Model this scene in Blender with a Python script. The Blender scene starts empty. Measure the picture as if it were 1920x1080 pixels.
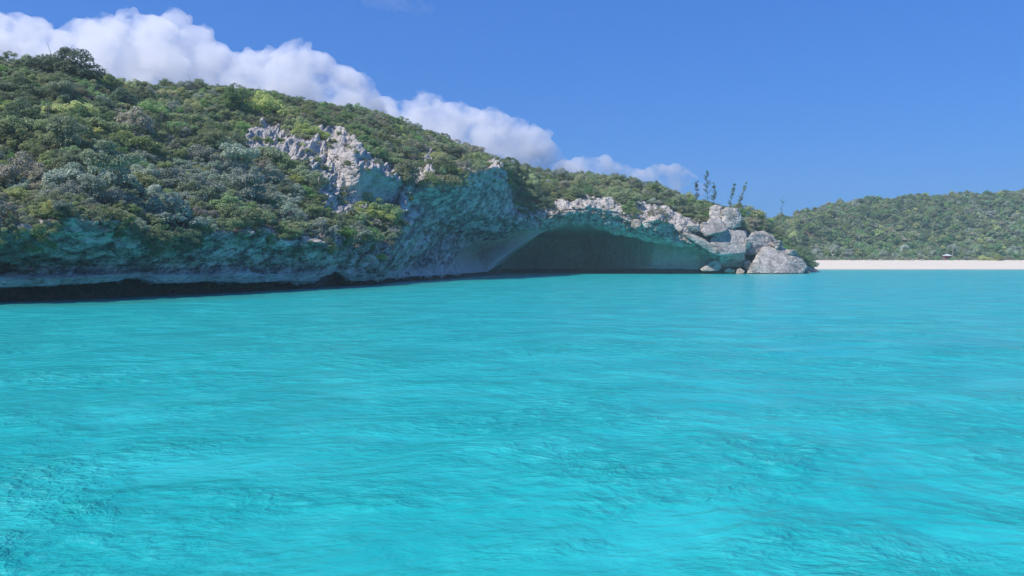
import bpy, bmesh, math, random
import numpy as np
from mathutils import Vector, Matrix

random.seed(7)
rng = np.random.default_rng(11)
scene = bpy.context.scene
COL = scene.collection

# ------------------------------------------------------------------ camera, sky, sun, exposure
F = 1478.0                      # focal length in pixels of the 1920 px photograph
CAM_H = 2.5
PITCH = math.atan(48.0 / F)
cam_d = bpy.data.cameras.new('camera')
cam_d.sensor_width = 36.0
cam_d.lens = 36.0 * F / 1920.0
cam_d.clip_start = 0.1
cam_d.clip_end = 20000
cam = bpy.data.objects.new('camera', cam_d)
cam.location = (0, 0, CAM_H)
cam.rotation_euler = (math.pi / 2 - PITCH, 0, 0)
COL.objects.link(cam)
scene.camera = cam

SUN_EL = math.radians(52)
SUN_H = np.array([-0.86, -0.51]); SUN_H /= np.linalg.norm(SUN_H)
to_sun = Vector((SUN_H[0] * math.cos(SUN_EL), SUN_H[1] * math.cos(SUN_EL), math.sin(SUN_EL)))
world = bpy.data.worlds.new('World')
scene.world = world
world.use_nodes = True
wn = world.node_tree.nodes; wl = world.node_tree.links
wn.clear()
wo = wn.new('ShaderNodeOutputWorld'); wb = wn.new('ShaderNodeBackground'); sk = wn.new('ShaderNodeTexSky')
sk.sky_type = 'NISHITA'
sk.sun_disc = False
sk.sun_elevation = SUN_EL
sk.sun_rotation = math.atan2(SUN_H[0], SUN_H[1])
sk.altitude = 0
sk.air_density = 1.6
sk.dust_density = 0.0
sk.ozone_density = 4.0
EXPO = 0.35
# the phone's rendering of the sky: a softer gradient and a purer blue than the raw model
sc_ = wn.new('ShaderNodeMix'); sc_.data_type = 'RGBA'; sc_.blend_type = 'MULTIPLY'; sc_.inputs[0].default_value = 1.0; sc_.inputs[7].default_value = (0.1, 0.1, 0.1, 1)
gm = wn.new('ShaderNodeGamma'); gm.inputs[1].default_value = 0.55
gn = wn.new('ShaderNodeMix'); gn.data_type = 'RGBA'; gn.blend_type = 'MULTIPLY'; gn.inputs[0].default_value = 1.0
SKY_S = 0.12
gn.inputs[7].default_value = tuple(g / (SKY_S * 2 ** EXPO) for g in (0.140, 0.388, 1.01)) + (1,)
wb.inputs['Strength'].default_value = SKY_S
wl.new(sk.outputs[0], sc_.inputs[6]); wl.new(sc_.outputs[2], gm.inputs[0]); wl.new(gm.outputs[0], gn.inputs[6]); wl.new(gn.outputs[2], wb.inputs[0]); wl.new(wb.outputs[0], wo.inputs[0])

sun_d = bpy.data.lights.new('sun', 'SUN')
sun_d.energy = 4.0
sun_d.angle = math.radians(0.5)
sun_d.color = (1.0, 0.93, 0.83)
sun = bpy.data.objects.new('sun', sun_d)
sun.rotation_euler = to_sun.to_track_quat('Z', 'Y').to_euler()
sun.location = (-60, -20, 80)
COL.objects.link(sun)

scene.view_settings.view_transform = 'Standard'
scene.view_settings.look = 'None'
scene.view_settings.exposure = EXPO
scene.view_settings.gamma = 1.0
scene.view_settings.use_curve_mapping = False
scene.render.engine = 'CYCLES'
scene.cycles.use_denoising = True
scene.cycles.max_bounces = 24
scene.cycles.diffuse_bounces = 4
scene.cycles.glossy_bounces = 3
scene.cycles.transmission_bounces = 4
scene.cycles.transparent_max_bounces = 8
scene.cycles.volume_bounces = 16
scene.cycles.caustics_reflective = False
scene.cycles.caustics_refractive = False

# ------------------------------------------------------------------ maths helpers
CA, SA = math.cos(PITCH), math.sin(PITCH)

def P(px, py, d):
    """point at photograph pixel (px,py) and world depth Y = d"""
    x = (px - 960.0) / F; u = (540.0 - py) / F
    dy = CA + u * SA; dz = -SA + u * CA
    t = d / dy
    return np.array([x * t, d, CAM_H + dz * t])

def Z(px, d, z):
    """point at column px, depth d and height z"""
    p = P(px, 492, d)
    return np.array([p[0], d, z])

def project(pts):
    q = np.asarray(pts, float) - np.array([0, 0, CAM_H])
    zc = q[:, 1] * CA - q[:, 2] * SA
    yc = q[:, 1] * SA + q[:, 2] * CA
    zc = np.where(np.abs(zc) < 1e-3, 1e-3, zc)
    return 960 + F * q[:, 0] / zc, 540 - F * yc / zc

def _hash(ix, iy, iz, seed):
    h = (ix.astype(np.uint32) * np.uint32(374761393) + iy.astype(np.uint32) * np.uint32(668265263)
         + iz.astype(np.uint32) * np.uint32(2147483647 - 1274126177) + np.uint32(seed * 2654435 % 4294967295))
    h = (h ^ (h >> np.uint32(13))) * np.uint32(1274126177)
    h = (h ^ (h >> np.uint32(16))) * np.uint32(2246822519)
    return h ^ (h >> np.uint32(15))

def noise(p, seed=0):
    """gradient noise, about -1..1"""
    p = np.asarray(p, np.float64)
    i = np.floor(p); f = p - i; i = i.astype(np.int64)
    u = f * f * f * (f * (f * 6 - 15) + 10)
    out = np.zeros(len(p))
    for dx in (0, 1):
        wx = u[:, 0] if dx else 1 - u[:, 0]
        for dy in (0, 1):
            wy = u[:, 1] if dy else 1 - u[:, 1]
            for dz in (0, 1):
                wz = u[:, 2] if dz else 1 - u[:, 2]
                h = _hash(i[:, 0] + dx, i[:, 1] + dy, i[:, 2] + dz, seed)
                gx = (h & np.uint32(1023)) / 511.5 - 1
                gy = ((h >> np.uint32(10)) & np.uint32(1023)) / 511.5 - 1
                gz = ((h >> np.uint32(20)) & np.uint32(1023)) / 511.5 - 1
                out += wx * wy * wz * (gx * (f[:, 0] - dx) + gy * (f[:, 1] - dy) + gz * (f[:, 2] - dz))
    return out * 1.3

def fbm(p, oct=4, seed=0, gain=0.5, ridged=False):
    p = np.asarray(p, np.float64); a = 1.0; s = np.zeros(len(p)); t = 0
    for k in range(oct):
        n = noise(p * (2.03 ** k) + 17.3 * k, seed + k)
        s += a * (1 - 2 * np.abs(n) if ridged else n); t += a; a *= gain
    return s / t

def worley(p, seed=0):
    """distance to nearest cell point, second nearest, cell id 0..1"""
    p = np.asarray(p, np.float64); i = np.floor(p).astype(np.int64)
    d1 = np.full(len(p), 9.0); d2 = np.full(len(p), 9.0); cid = np.zeros(len(p))
    for dx in (-1, 0, 1):
        for dy in (-1, 0, 1):
            for dz in (-1, 0, 1):
                h = _hash(i[:, 0] + dx, i[:, 1] + dy, i[:, 2] + dz, seed)
                c = np.stack([i[:, 0] + dx + (h & np.uint32(1023)) / 1023., i[:, 1] + dy + ((h >> np.uint32(10)) & np.uint32(1023)) / 1023.,
                              i[:, 2] + dz + ((h >> np.uint32(20)) & np.uint32(1023)) / 1023.], 1)
                d = np.linalg.norm(p - c, axis=1)
                m = d < d1
                d2 = np.where(m, d1, np.minimum(d2, d)); d1 = np.where(m, d, d1)
                cid = np.where(m, (h & np.uint32(65535)) / 65535., cid)
    return d1, d2, cid

def in_poly(x, y, poly):
    c = np.zeros(len(x), bool); n = len(poly); j = n - 1
    for i in range(n):
        xi, yi = poly[i]; xj, yj = poly[j]
        hit = ((yi > y) != (yj > y)) & (x < (xj - xi) * (y - yi) / ((yj - yi) + 1e-9) + xi)
        c ^= hit; j = i
    return c

def sstep(a, b, x):
    t = np.clip((x - a) / (b - a), 0, 1); return t * t * (3 - 2 * t)

# ------------------------------------------------------------------ mesh helpers
def mesh_np(name, v, f, smooth=True):
    v = np.asarray(v, np.float32); f = np.asarray(f, np.int32)
    k = f.shape[1]
    me = bpy.data.meshes.new(name)
    me.vertices.add(len(v)); me.vertices.foreach_set('co', v.ravel())
    me.loops.add(f.size); me.loops.foreach_set('vertex_index', f.ravel())
    me.polygons.add(len(f))
    me.polygons.foreach_set('loop_start', np.arange(0, f.size, k, dtype=np.int32))
    try: me.polygons.foreach_set('loop_total', np.full(len(f), k, np.int32))
    except Exception: pass
    me.polygons.foreach_set('use_smooth', np.full(len(f), smooth))
    me.update(calc_edges=True); me.validate()
    return me

def grid_faces(nu, nv, closed_u=False):
    a = np.arange(nu * nv).reshape(nu, nv)
    if closed_u: a = np.vstack([a, a[:1]])
    return np.stack([a[:-1, :-1], a[1:, :-1], a[1:, 1:], a[:-1, 1:]], -1).reshape(-1, 4)

def link(o, parent=None):
    COL.objects.link(o)
    if parent is not None: o.parent = parent
    return o

def obj(name, me, mat=None, parent=None):
    o = bpy.data.objects.new(name, me)
    if mat is not None and not me.materials: me.materials.append(mat)
    return link(o, parent)

def tag(o, label, cat, group=None, kind=None):
    o['label'] = label
    if cat: o['category'] = cat
    if group: o['group'] = group
    if kind: o['kind'] = kind
    return o

def empty(name, loc, rz=0.0, sc=1.0):
    o = bpy.data.objects.new(name, None)
    o.empty_display_size = 0.3
    o.location = loc; o.rotation_euler = (0, 0, rz)
    o.scale = sc if hasattr(sc, '__len__') else (sc, sc, sc)
    return link(o)

def tubes(paths, sides=5):
    """paths: list of (points Nx3, radii N) -> verts, quads"""
    V = []; Fc = []; base = 0
    for pts, rad in paths:
        pts = np.asarray(pts, float); n = len(pts)
        tan = np.gradient(pts, axis=0); tan /= np.linalg.norm(tan, axis=1)[:, None] + 1e-9
        ref = np.array([0.31, 0.52, 0.79])
        a = np.cross(tan, ref); a /= np.linalg.norm(a, axis=1)[:, None] + 1e-9
        b = np.cross(tan, a)
        th = np.linspace(0, 2 * math.pi, sides, endpoint=False)
        ring = pts[:, None, :] + np.asarray(rad)[:, None, None] * (np.cos(th)[None, :, None] * a[:, None, :] + np.sin(th)[None, :, None] * b[:, None, :])
        V.append(ring.reshape(-1, 3))
        idx = np.arange(n * sides).reshape(n, sides) + base
        nx = np.roll(idx, -1, axis=1)
        Fc.append(np.stack([idx[:-1], nx[:-1], nx[1:], idx[1:]], -1).reshape(-1, 4))
        base += n * sides
    return np.vstack(V), np.vstack(Fc)

# ------------------------------------------------------------------ materials
class NT:
    def __init__(self, name):
        self.m = bpy.data.materials.new(name); self.m.use_nodes = True
        self.t = self.m.node_tree; self.t.nodes.clear()
        self.out = self.t.nodes.new('ShaderNodeOutputMaterial')
    def n(self, typ, **kw):
        nd = self.t.nodes.new(typ)
        for k, v in kw.items():
            if k.startswith('i_'):
                key = k[2:].replace('_', ' ')
                nd.inputs[int(key) if key.isdigit() else key].default_value = v
            else: setattr(nd, k, v)
        return nd
    def l(self, a, b): self.t.links.new(a, b)
    def ramp(self, fac, stops, interp='LINEAR'):
        r = self.n('ShaderNodeValToRGB'); r.color_ramp.interpolation = interp
        e = r.color_ramp.elements
        while len(e) < len(stops): e.new(0.5)
        for el, (p, c) in zip(e, stops):
            el.position = p; el.color = c if len(c) == 4 else (*c, 1)
        self.l(fac, r.inputs[0]); return r.outputs[0]
    def mix(self, fac, a, b, mode='MIX'):
        m = self.n('ShaderNodeMix', data_type='RGBA', blend_type=mode)
        for s, v in ((m.inputs[0], fac), (m.inputs[6], a), (m.inputs[7], b)):
            if hasattr(v, 'is_output'): self.l(v, s)
            elif s is m.inputs[0]: s.default_value = v
            else: s.default_value = v if len(v) == 4 else (*v, 1)
        return m.outputs[2]
    def math(self, op, a, b=0.0, clamp=False):
        m = self.n('ShaderNodeMath', operation=op, use_clamp=clamp)
        for s, v in ((m.inputs[0], a), (m.inputs[1], b)):
            if hasattr(v, 'is_output'): self.l(v, s)
            else: s.default_value = v
        return m.outputs[0]
    def noise(self, vec, scale, detail=4, rough=0.55, dist=0.0):
        nd = self.n('ShaderNodeTexNoise', i_Scale=scale, i_Detail=detail, i_Roughness=rough, i_Distortion=dist)
        if vec is not None: self.l(vec, nd.inputs['Vector'])
        return nd.outputs[0]
    def mapping(self, vec, scale=(1, 1, 1), rot=(0, 0, 0)):
        m = self.n('ShaderNodeMapping'); m.inputs['Scale'].default_value = scale; m.inputs['Rotation'].default_value = rot
        self.l(vec, m.inputs['Vector']); return m.outputs[0]
    def bsdf(self, color, rough=0.9, spec=0.25, normal=None, **kw):
        b = self.n('ShaderNodeBsdfPrincipled')
        if hasattr(color, 'is_output'): self.l(color, b.inputs['Base Color'])
        else: b.inputs['Base Color'].default_value = (*color[:3], 1)
        if hasattr(rough, 'is_output'): self.l(rough, b.inputs['Roughness'])
        else: b.inputs['Roughness'].default_value = rough
        b.inputs['Specular IOR Level'].default_value = spec
        if normal is not None: self.l(normal, b.inputs['Normal'])
        for k, v in kw.items(): b.inputs[k.replace('_', ' ')].default_value = v
        return b.outputs[0]
    def surf(self, s): self.l(s, self.out.inputs['Surface']); return self.m

def rock_material(name, light=(0.68, 0.60, 0.53), warm=(0.52, 0.40, 0.29), dark=(0.085, 0.08, 0.075), ground=True, bumpd=0.45, STAIN=0.75, MOTT=0.8):
    t = NT(name)
    pos = t.n('ShaderNodeNewGeometry').outputs['Position']
    big = t.noise(pos, 0.16, 5, 0.6)
    mid = t.noise(pos, 0.62, 7, 0.7)
    fine = t.noise(pos, 4.5, 5, 0.7)
    tilt = t.mapping(pos, (1, 1, 1), (math.radians(74.4), 0, 0))
    streak = t.noise(t.mapping(tilt, (0.6, 0.95, 0.05)), 1.0, 5, 0.62, 0.5)
    strata = t.noise(t.mapping(pos, (0.12, 0.12, 1.3)), 1.2, 5, 0.65, 0.6)
    vor = t.n('ShaderNodeTexVoronoi', feature='DISTANCE_TO_EDGE', i_Scale=1.4); t.l(t.mapping(pos, (1, 1, 1.5)), vor.inputs['Vector'])
    pat = t.noise(t.mapping(tilt, (1, 1.2, 0.4)), 0.24, 6, 0.64, 0.4)
    c = t.mix(t.ramp(big, [(0.35, (0, 0, 0)), (0.7, (1, 1, 1))]), light, tuple(0.86 * x for x in light))
    c = t.mix(t.ramp(mid, [(0.58, (0, 0, 0)), (0.74, (1, 1, 1))]), c, warm)
    c = t.mix(t.math('MULTIPLY', t.ramp(mid, [(0.3, (1, 1, 1)), (0.47, (0, 0, 0))]), 0.85), c, dark)
    c = t.mix(t.math('MULTIPLY', t.ramp(pat, [(0.44, (0, 0, 0)), (0.56, (1, 1, 1))]), STAIN), c, (0.21, 0.185, 0.165))
    c = t.mix(t.math('MULTIPLY', t.ramp(streak, [(0.5, (0, 0, 0)), (0.62, (1, 1, 1))]), 0.7), c, (0.16, 0.145, 0.13))
    c = t.mix(t.math('MULTIPLY', t.ramp(streak, [(0.34, (1, 1, 1)), (0.44, (0, 0, 0))]), 0.6), c, (0.72, 0.65, 0.58))
    c = t.mix(t.math('MULTIPLY', t.ramp(strata, [(0.42, (1, 1, 1)), (0.52, (0, 0, 0))]), 0.45), c, (0.2, 0.2, 0.185))
    c = t.mix(t.math('MULTIPLY', t.ramp(fine, [(0.36, (1, 1, 1)), (0.5, (0, 0, 0))]), 0.6), c, (0.14, 0.14, 0.13))
    mott = t.noise(t.mapping(tilt, (0.9, 1.25, 0.22)) if ground else pos, 1.2, 7, 0.7, 0.3)
    c = t.mix(t.math('MULTIPLY', t.ramp(mott, [(0.42, (1, 1, 1)), (0.47, (0, 0, 0))]), MOTT), c, (0.085, 0.08, 0.075))
    c = t.mix(t.math('MULTIPLY', t.ramp(mott, [(0.53, (0, 0, 0)), (0.58, (1, 1, 1))]), MOTT * 0.9), c, (0.74, 0.67, 0.60))
    if ground:
        at = t.n('ShaderNodeAttribute', attribute_name='smoothrock').outputs['Fac']
        sm = t.mix(t.ramp(t.noise(t.mapping(pos, (1, 1, 0.25)), 0.7, 5, 0.6), [(0.35, (0, 0, 0)), (0.7, (1, 1, 1))]), (0.50, 0.42, 0.34), (0.64, 0.56, 0.48))
        c = t.mix(t.math('MULTIPLY', at, 0.85), c, sm)
        pal = t.n('ShaderNodeAttribute', attribute_name='pale').outputs['Fac']
        c = t.mix(t.math('MULTIPLY', pal, t.ramp(mid, [(0.3, (0.2,) * 3), (0.6, (0.85,) * 3)])), c, (0.56, 0.53, 0.495))
        nt = t.n('ShaderNodeAttribute', attribute_name='notch_shade').outputs['Fac']
        c = t.mix(nt, c, (0.085, 0.085, 0.08))  # undercut shade painted into the rock colour, together with dark algae
        veg = t.n('ShaderNodeAttribute', attribute_name='veg').outputs['Fac']
        soil = t.mix(t.ramp(mid, [(0.4, (0, 0, 0)), (0.6, (1, 1, 1))]), (0.10, 0.115, 0.055), (0.18, 0.165, 0.11))
        vf = t.math('MULTIPLY', veg, t.ramp(t.math('ADD', mid, t.math('MULTIPLY', veg, 0.25)), [(0.45, (0, 0, 0)), (0.62, (1, 1, 1))]))
        c = t.mix(vf, c, soil)
    if not ground:
        sep = t.n('ShaderNodeSeparateXYZ'); t.l(pos, sep.inputs[0])
        c = t.mix(t.ramp(t.math('ADD', sep.outputs[2], t.math('MULTIPLY', mid, 1.4)), [(0.9, (0.9,) * 3), (1.5, (0, 0, 0))]), c, (0.09, 0.085, 0.075))
    h = t.math('ADD', t.math('MULTIPLY', mid, 0.7), t.math('ADD', t.math('MULTIPLY', fine, 0.35), t.math('MULTIPLY', t.ramp(vor.outputs[0], [(0.0, (0, 0, 0)), (0.18, (1, 1, 1))]), 0.28)))
    h = t.math('ADD', h, t.math('MULTIPLY', strata, 0.5))
    b = t.n('ShaderNodeBump', i_Strength=0.9, i_Distance=bumpd)
    t.l(h, b.inputs['Height'])
    return t.surf(t.bsdf(c, 0.92, 0.15, b.outputs[0]))

def leaf_material(name, c1, c2, c3, trans=0.42):
    """c1/c2 leaf colours mixed leaf by leaf and bush by bush, c3 the odd dry leaf"""
    t = NT(name)
    isl = t.n('ShaderNodeNewGeometry').outputs['Random Per Island']
    orn = t.n('ShaderNodeObjectInfo').outputs['Random']
    c = t.mix(t.ramp(isl, [(0.0, (0, 0, 0)), (1.0, (1, 1, 1))]), c1, c2)
    c = t.mix(t.ramp(isl, [(0.90, (0, 0, 0)), (0.94, (1, 1, 1))]), c, c3)
    hs = t.n('ShaderNodeHueSaturation')
    t.l(c, hs.inputs['Color'])
    t.l(t.math('ADD', t.math('MULTIPLY', orn, 0.05), 0.48), hs.inputs['Hue'])
    o2 = t.math('FRACT', t.math('MULTIPLY', orn, 7.31))
    t.l(t.math('ADD', t.math('MULTIPLY', o2, 0.6), 0.82), hs.inputs['Value'])
    o3 = t.math('FRACT', t.math('MULTIPLY', orn, 13.7))
    t.l(t.math('ADD', t.math('MULTIPLY', o3, 0.4), 0.58), hs.inputs['Saturation'])
    d = t.bsdf(hs.outputs[0], 0.55, 0.3)
    tr = t.n('ShaderNodeBsdfTranslucent'); t.l(hs.outputs[0], tr.inputs['Color'])
    mx = t.n('ShaderNodeMixShader', i_0=trans); t.l(d, mx.inputs[1]); t.l(tr.outputs[0], mx.inputs[2])
    return t.surf(mx.outputs[0])

def bark_material(name, a, b_):
    t = NT(name); pos = t.n('ShaderNodeTexCoord').outputs['Object']
    n = t.noise(pos, 9, 4)
    return t.surf(t.bsdf(t.mix(t.ramp(n, [(0.35, (0, 0, 0)), (0.65, (1, 1, 1))]), a, b_), 0.9, 0.1))

M_ROCK = rock_material('limestone')
M_BOULDER = rock_material('boulder_limestone', (0.64, 0.585, 0.525), (0.50, 0.42, 0.34), (0.18, 0.175, 0.165), ground=False, bumpd=0.3, STAIN=0.3, MOTT=0.22)
M_TAN = rock_material('tan_rock', (0.50, 0.40, 0.30), (0.45, 0.32, 0.2), (0.2, 0.16, 0.12), ground=False, bumpd=0.1, STAIN=0.1, MOTT=0.4)
M_LEAF = {
    'olive':  leaf_material('olive_leaves', (0.198, 0.256, 0.081), (0.347, 0.421, 0.161), (0.495, 0.476, 0.229)),
    'deep':   leaf_material('deep_green_leaves', (0.082, 0.164, 0.065), (0.164, 0.284, 0.105), (0.312, 0.347, 0.134)),
    'green':  leaf_material('green_leaves', (0.148, 0.293, 0.069), (0.264, 0.457, 0.134), (0.429, 0.476, 0.152)),
    'lime':   leaf_material('lime_leaves', (0.292, 0.360, 0.044), (0.454, 0.552, 0.094), (0.486, 0.504, 0.150), 0.42),
    'yellow': leaf_material('yellow_green_leaves', (0.329, 0.403, 0.085), (0.544, 0.600, 0.171), (0.527, 0.403, 0.152), 0.42),
    'silver': leaf_material('silver_green_leaves', (0.232, 0.300, 0.206), (0.389, 0.468, 0.344), (0.410, 0.432, 0.312), 0.3),
    'grey':   leaf_material('grey_olive_leaves', (0.184, 0.240, 0.119), (0.313, 0.384, 0.206), (0.389, 0.396, 0.237), 0.35),
    'dry':    leaf_material('dry_brown_leaves', (0.297, 0.265, 0.190), (0.461, 0.439, 0.305), (0.198, 0.239, 0.095), 0.3),
}
M_BARK = bark_material('grey_bark', (0.22, 0.205, 0.185), (0.34, 0.325, 0.30))
M_PALE_BARK = bark_material('pale_bark', (0.40, 0.38, 0.34), (0.55, 0.53, 0.48))
M_DARK_BARK = bark_material('dark_bark', (0.08, 0.07, 0.055), (0.15, 0.13, 0.10))

# ------------------------------------------------------------------ the headland: control net (photograph column/row + depth -> world)
def notch(px, d, deep=3.2, h=0.9):
    return [Z(px, d + deep, -1.6), Z(px, d + deep, 0.15), Z(px, d + deep * 0.9, h * 0.75), Z(px, d + deep * 0.45, h)]

def st(px, lip, rest, deep=3.2):
    sh = np.interp(px, [0, 255, 290, 450, 600, 660, 722, 745, 800, 850, 880, 915], [3.9, 3.6, 3.3, 3.0, 3.0, 3.0, 3.0, 3.5, 4.0, 3.2, 2.0, 0.0])
    back = float(np.interp(px, [0, 300, 600, 660], [1.5, 1.2, 0.8, 0.0]))
    lip = (lip[0], lip[1], lip[2] - sh + back)
    rest = [(rest[0][0], rest[0][1], rest[0][2] + back)] + [(rest[1][0], rest[1][1], rest[1][2] + back * 1.6)] + list(rest[2:])
    rest = [(q[0], q[1], q[2] - sh * (1 - max(0, i - 4) / 5.0)) for i, q in enumerate(rest)]
    lp = P(*lip)
    return notch(px, lip[2], deep, max(0.35, lp[2] - 0.05)) + [lp] + [P(*q) for q in rest]

def cave(rows):
    first = P(*rows[0])
    return [np.array([first[0], first[1], -1.6])] + [P(*q) for q in rows]

ST = [
 st(0,   (0, 538, 51),   [(0, 522, 50.8), (0, 503, 52.6), (0, 468, 52.4), (0, 440, 51.8), (0, 400, 56), (0, 320, 66), (0, 230, 77), (0, 160, 87), (0, 118, 96)]),
 st(120, (120, 536, 53), [(120, 521, 52.8), (120, 500, 54.6), (120, 450, 55.2), (120, 408, 54.6), (120, 372, 59), (120, 300, 69), (120, 225, 80), (120, 165, 91), (120, 120, 100)]),
 st(215, (215, 527, 56), [(215, 515, 55.8), (215, 500, 57), (215, 455, 57.4), (215, 412, 57), (215, 378, 62), (215, 305, 73), (215, 232, 85), (215, 180, 97), (215, 158, 105)]),
 st(255, (255, 519, 58.6), [(255, 514, 58.8), (255, 500, 58.6), (255, 462, 58.8), (255, 428, 58.4), (255, 392, 64), (255, 312, 75), (255, 238, 88), (255, 188, 100), (255, 163, 108)], 2.5),
 st(290, (290, 531, 58.6), [(290, 517, 58.4), (290, 500, 60), (290, 465, 60.4), (290, 440, 59.6), (290, 400, 65), (290, 320, 77), (290, 242, 91), (290, 192, 103), (290, 164, 112)]),
 st(450, (450, 529, 67), [(450, 515, 66.8), (450, 498, 68.2), (450, 462, 68.6), (450, 436, 68), (450, 402, 74), (450, 322, 88), (450, 252, 102), (450, 203, 115), (455, 172, 125)]),
 st(595, (590, 526, 77.5), [(590, 514, 77.3), (595, 500, 79), (598, 478, 79.2), (600, 458, 78.6), (600, 420, 85), (590, 340, 97), (590, 262, 110), (600, 222, 125), (610, 200, 138)]),
 st(625, (628, 508, 84), [(628, 502, 84), (628, 495, 83.5), (630, 480, 83.5), (632, 462, 83), (625, 420, 89), (615, 345, 99), (612, 272, 111), (622, 227, 127), (635, 204, 142)], 3),
 st(665, (660, 527, 85.5), [(660, 515, 85), (664, 506, 86.4), (670, 490, 86.4), (675, 468, 88), (668, 420, 94), (658, 388, 100), (672, 308, 101), (666, 252, 118), (680, 211, 146)]),
 st(722, (720, 524, 94), [(722, 513, 93.5), (724, 504, 94.5), (724, 488, 95), (722, 464, 97), (722, 430, 100), (742, 397, 111.5), (746, 338, 109.5), (712, 270, 127), (730, 222, 154)]),
 st(745, (748, 520, 105), [(752, 510, 107), (754, 485, 110), (760, 440, 112), (765, 395, 113.5), (766, 372, 113), (762, 350, 112), (758, 336, 113), (748, 278, 133), (765, 237, 160)], 2.5),
 st(800, (800, 517, 113), [(798, 508, 114), (792, 480, 123), (800, 430, 126), (806, 385, 122), (803, 352, 115), (800, 330, 116), (800, 300, 130), (800, 272, 148), (800, 250, 166)], 2.5),
 st(850, (850, 514, 126), [(848, 507, 127), (842, 478, 131), (846, 430, 136), (858, 390, 130), (858, 352, 123.5), (856, 328, 124.5), (856, 306, 142), (856, 287, 160), (856, 275, 180)], 2.5),
 st(880, (880, 512, 138), [(872, 505, 139), (858, 478, 147), (872, 444, 145), (884, 400, 134), (890, 350, 131), (898, 320, 131.5), (895, 306, 150), (892, 297, 168), (892, 288, 187)], 2.0),
 st(915, (915, 509, 152), [(905, 502, 153), (892, 472, 159.5), (905, 440, 154.5), (928, 408, 146), (938, 350, 144), (944, 313, 144), (938, 308, 160), (932, 306, 176), (930, 304, 193)], 2.0),
 # the arch edge of the sea cave
 cave([(932, 509, 163), (933, 504, 162), (937, 499, 163), (958, 478, 165.5), (1012, 438, 167), (1000, 426, 165), (985, 418, 163), (974, 410, 161), (962, 372, 160), (952, 330, 161), (960, 322, 172), (962, 317, 186), (965, 312, 200)]),
 cave([(944, 509, 188), (944, 503, 186.5), (948, 498, 188), (988, 442, 188), (1024, 432, 168.5), (1022, 424, 167), (1020, 414, 165), (1015, 404, 165), (1005, 385, 168), (1000, 355, 176), (1000, 338, 188), (1002, 330, 199), (1005, 322, 210)]),
 cave([(1000, 509, 200), (1000, 503, 198.5), (1002, 498, 200), (1040, 447, 197), (1056, 422, 169.5), (1055, 411, 168.5), (1052, 402, 167), (1050, 393, 167), (1048, 378, 171), (1046, 360, 180), (1046, 346, 192), (1048, 337, 204), (1052, 329, 216)]),
 cave([(1090, 509, 200), (1090, 503, 198.5), (1090, 498, 200), (1092, 447, 196), (1102, 420, 170.5), (1102, 405, 169), (1100, 396, 168), (1098, 386, 168), (1098, 374, 172), (1100, 360, 182), (1105, 347, 194), (1108, 339, 206), (1112, 331, 217)]),
 cave([(1160, 509, 186), (1160, 503, 184.5), (1160, 498, 186), (1160, 430, 186), (1160, 440, 171), (1162, 424, 169), (1164, 410, 168), (1166, 397, 168), (1168, 383, 172), (1170, 370, 181), (1172, 357, 193), (1174, 348, 204), (1178, 340, 214)]),
 cave([(1218, 509, 176.5), (1218, 503, 175), (1220, 498, 176.5), (1228, 445, 176.5), (1232, 455, 171), (1236, 440, 169.3), (1238, 428, 168.7), (1238, 416, 169), (1238, 403, 172), (1240, 390, 180), (1243, 376, 190), (1246, 366, 199), (1250, 358, 207)]),
 cave([(1290, 509, 174.6), (1290, 503, 173.4), (1291, 498, 174.6), (1294, 456, 174.4), (1295, 463, 171.8), (1294, 454, 170.8), (1292, 444, 170.3), (1290, 433, 170.8), (1290, 421, 174), (1293, 408, 180), (1296, 396, 188), (1300, 387, 195), (1304, 379, 203)]),
 cave([(1345, 510, 175), (1345, 506, 175), (1345, 502, 174.7), (1345, 497, 174.4), (1345, 490, 174.2), (1345, 482, 174), (1345, 472, 174), (1345, 460, 175.5), (1348, 446, 178), (1352, 430, 182), (1356, 416, 187), (1362, 406, 193), (1368, 397, 200)]),
 cave([(1410, 511, 181), (1410, 508, 181), (1410, 504, 181), (1410, 499, 181), (1411, 493, 181), (1412, 486, 181.5), (1413, 478, 182), (1414, 468, 183.5), (1416, 456, 185), (1418, 444, 188), (1420, 433, 192), (1422, 424, 197), (1426, 416, 202)]),
 cave([(1470, 511, 184), (1470, 509, 184), (1470, 507, 184.5), (1470, 504, 185), (1471, 500, 185.5), (1472, 495, 186), (1473, 490, 187), (1474, 484, 188), (1475, 477, 190), (1476, 470, 193), (1477, 463, 197), (1478, 457, 202), (1480, 451, 208)]),
 cave([(1506, 511, 190), (1506, 510, 190), (1506, 509, 191), (1507, 508, 191.5), (1507, 506, 192), (1508, 504, 193), (1508, 502, 194), (1509, 500, 195), (1510, 497, 198), (1511, 494, 202), (1511, 491, 207), (1512, 488, 213), (1512, 486, 220)]),
 cave([(1540, 516, 196), (1540, 516, 197), (1540, 516, 198), (1540, 515.5, 199), (1540, 515, 200), (1540, 514.5, 201), (1540, 514, 203), (1540, 513, 206), (1540, 512, 210), (1538, 511, 215), (1536, 510, 222), (1534, 509, 230), (1532, 508, 240)]),
]
NSLOPE0 = 8                              # row of the brow: faces below, slopes above
for i, s in enumerate(ST):
    rg = s[13]
    k = min(1.0, max(0.0, rg[2] / 25.0))
    s.append(rg + np.array([-8.0 * k, 28.0, -4.5 * k]))
    s.append(np.array([rg[0] - 12 * k, rg[1] + 75, 2.0 if i < len(ST) - 1 else -1.0]))
left1 = [p + np.array([-14, -15, 0]) for p in ST[0]]
left2 = [p + np.array([-45, -50, 0]) * np.array([1, 1, 1]) for p in ST[0]]
ST = [left2, left1] + ST
NET = np.array(ST)                       # (ns, 16, 3)
NS, NR = NET.shape[:2]
flat = NET.reshape(-1, 3)
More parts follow.
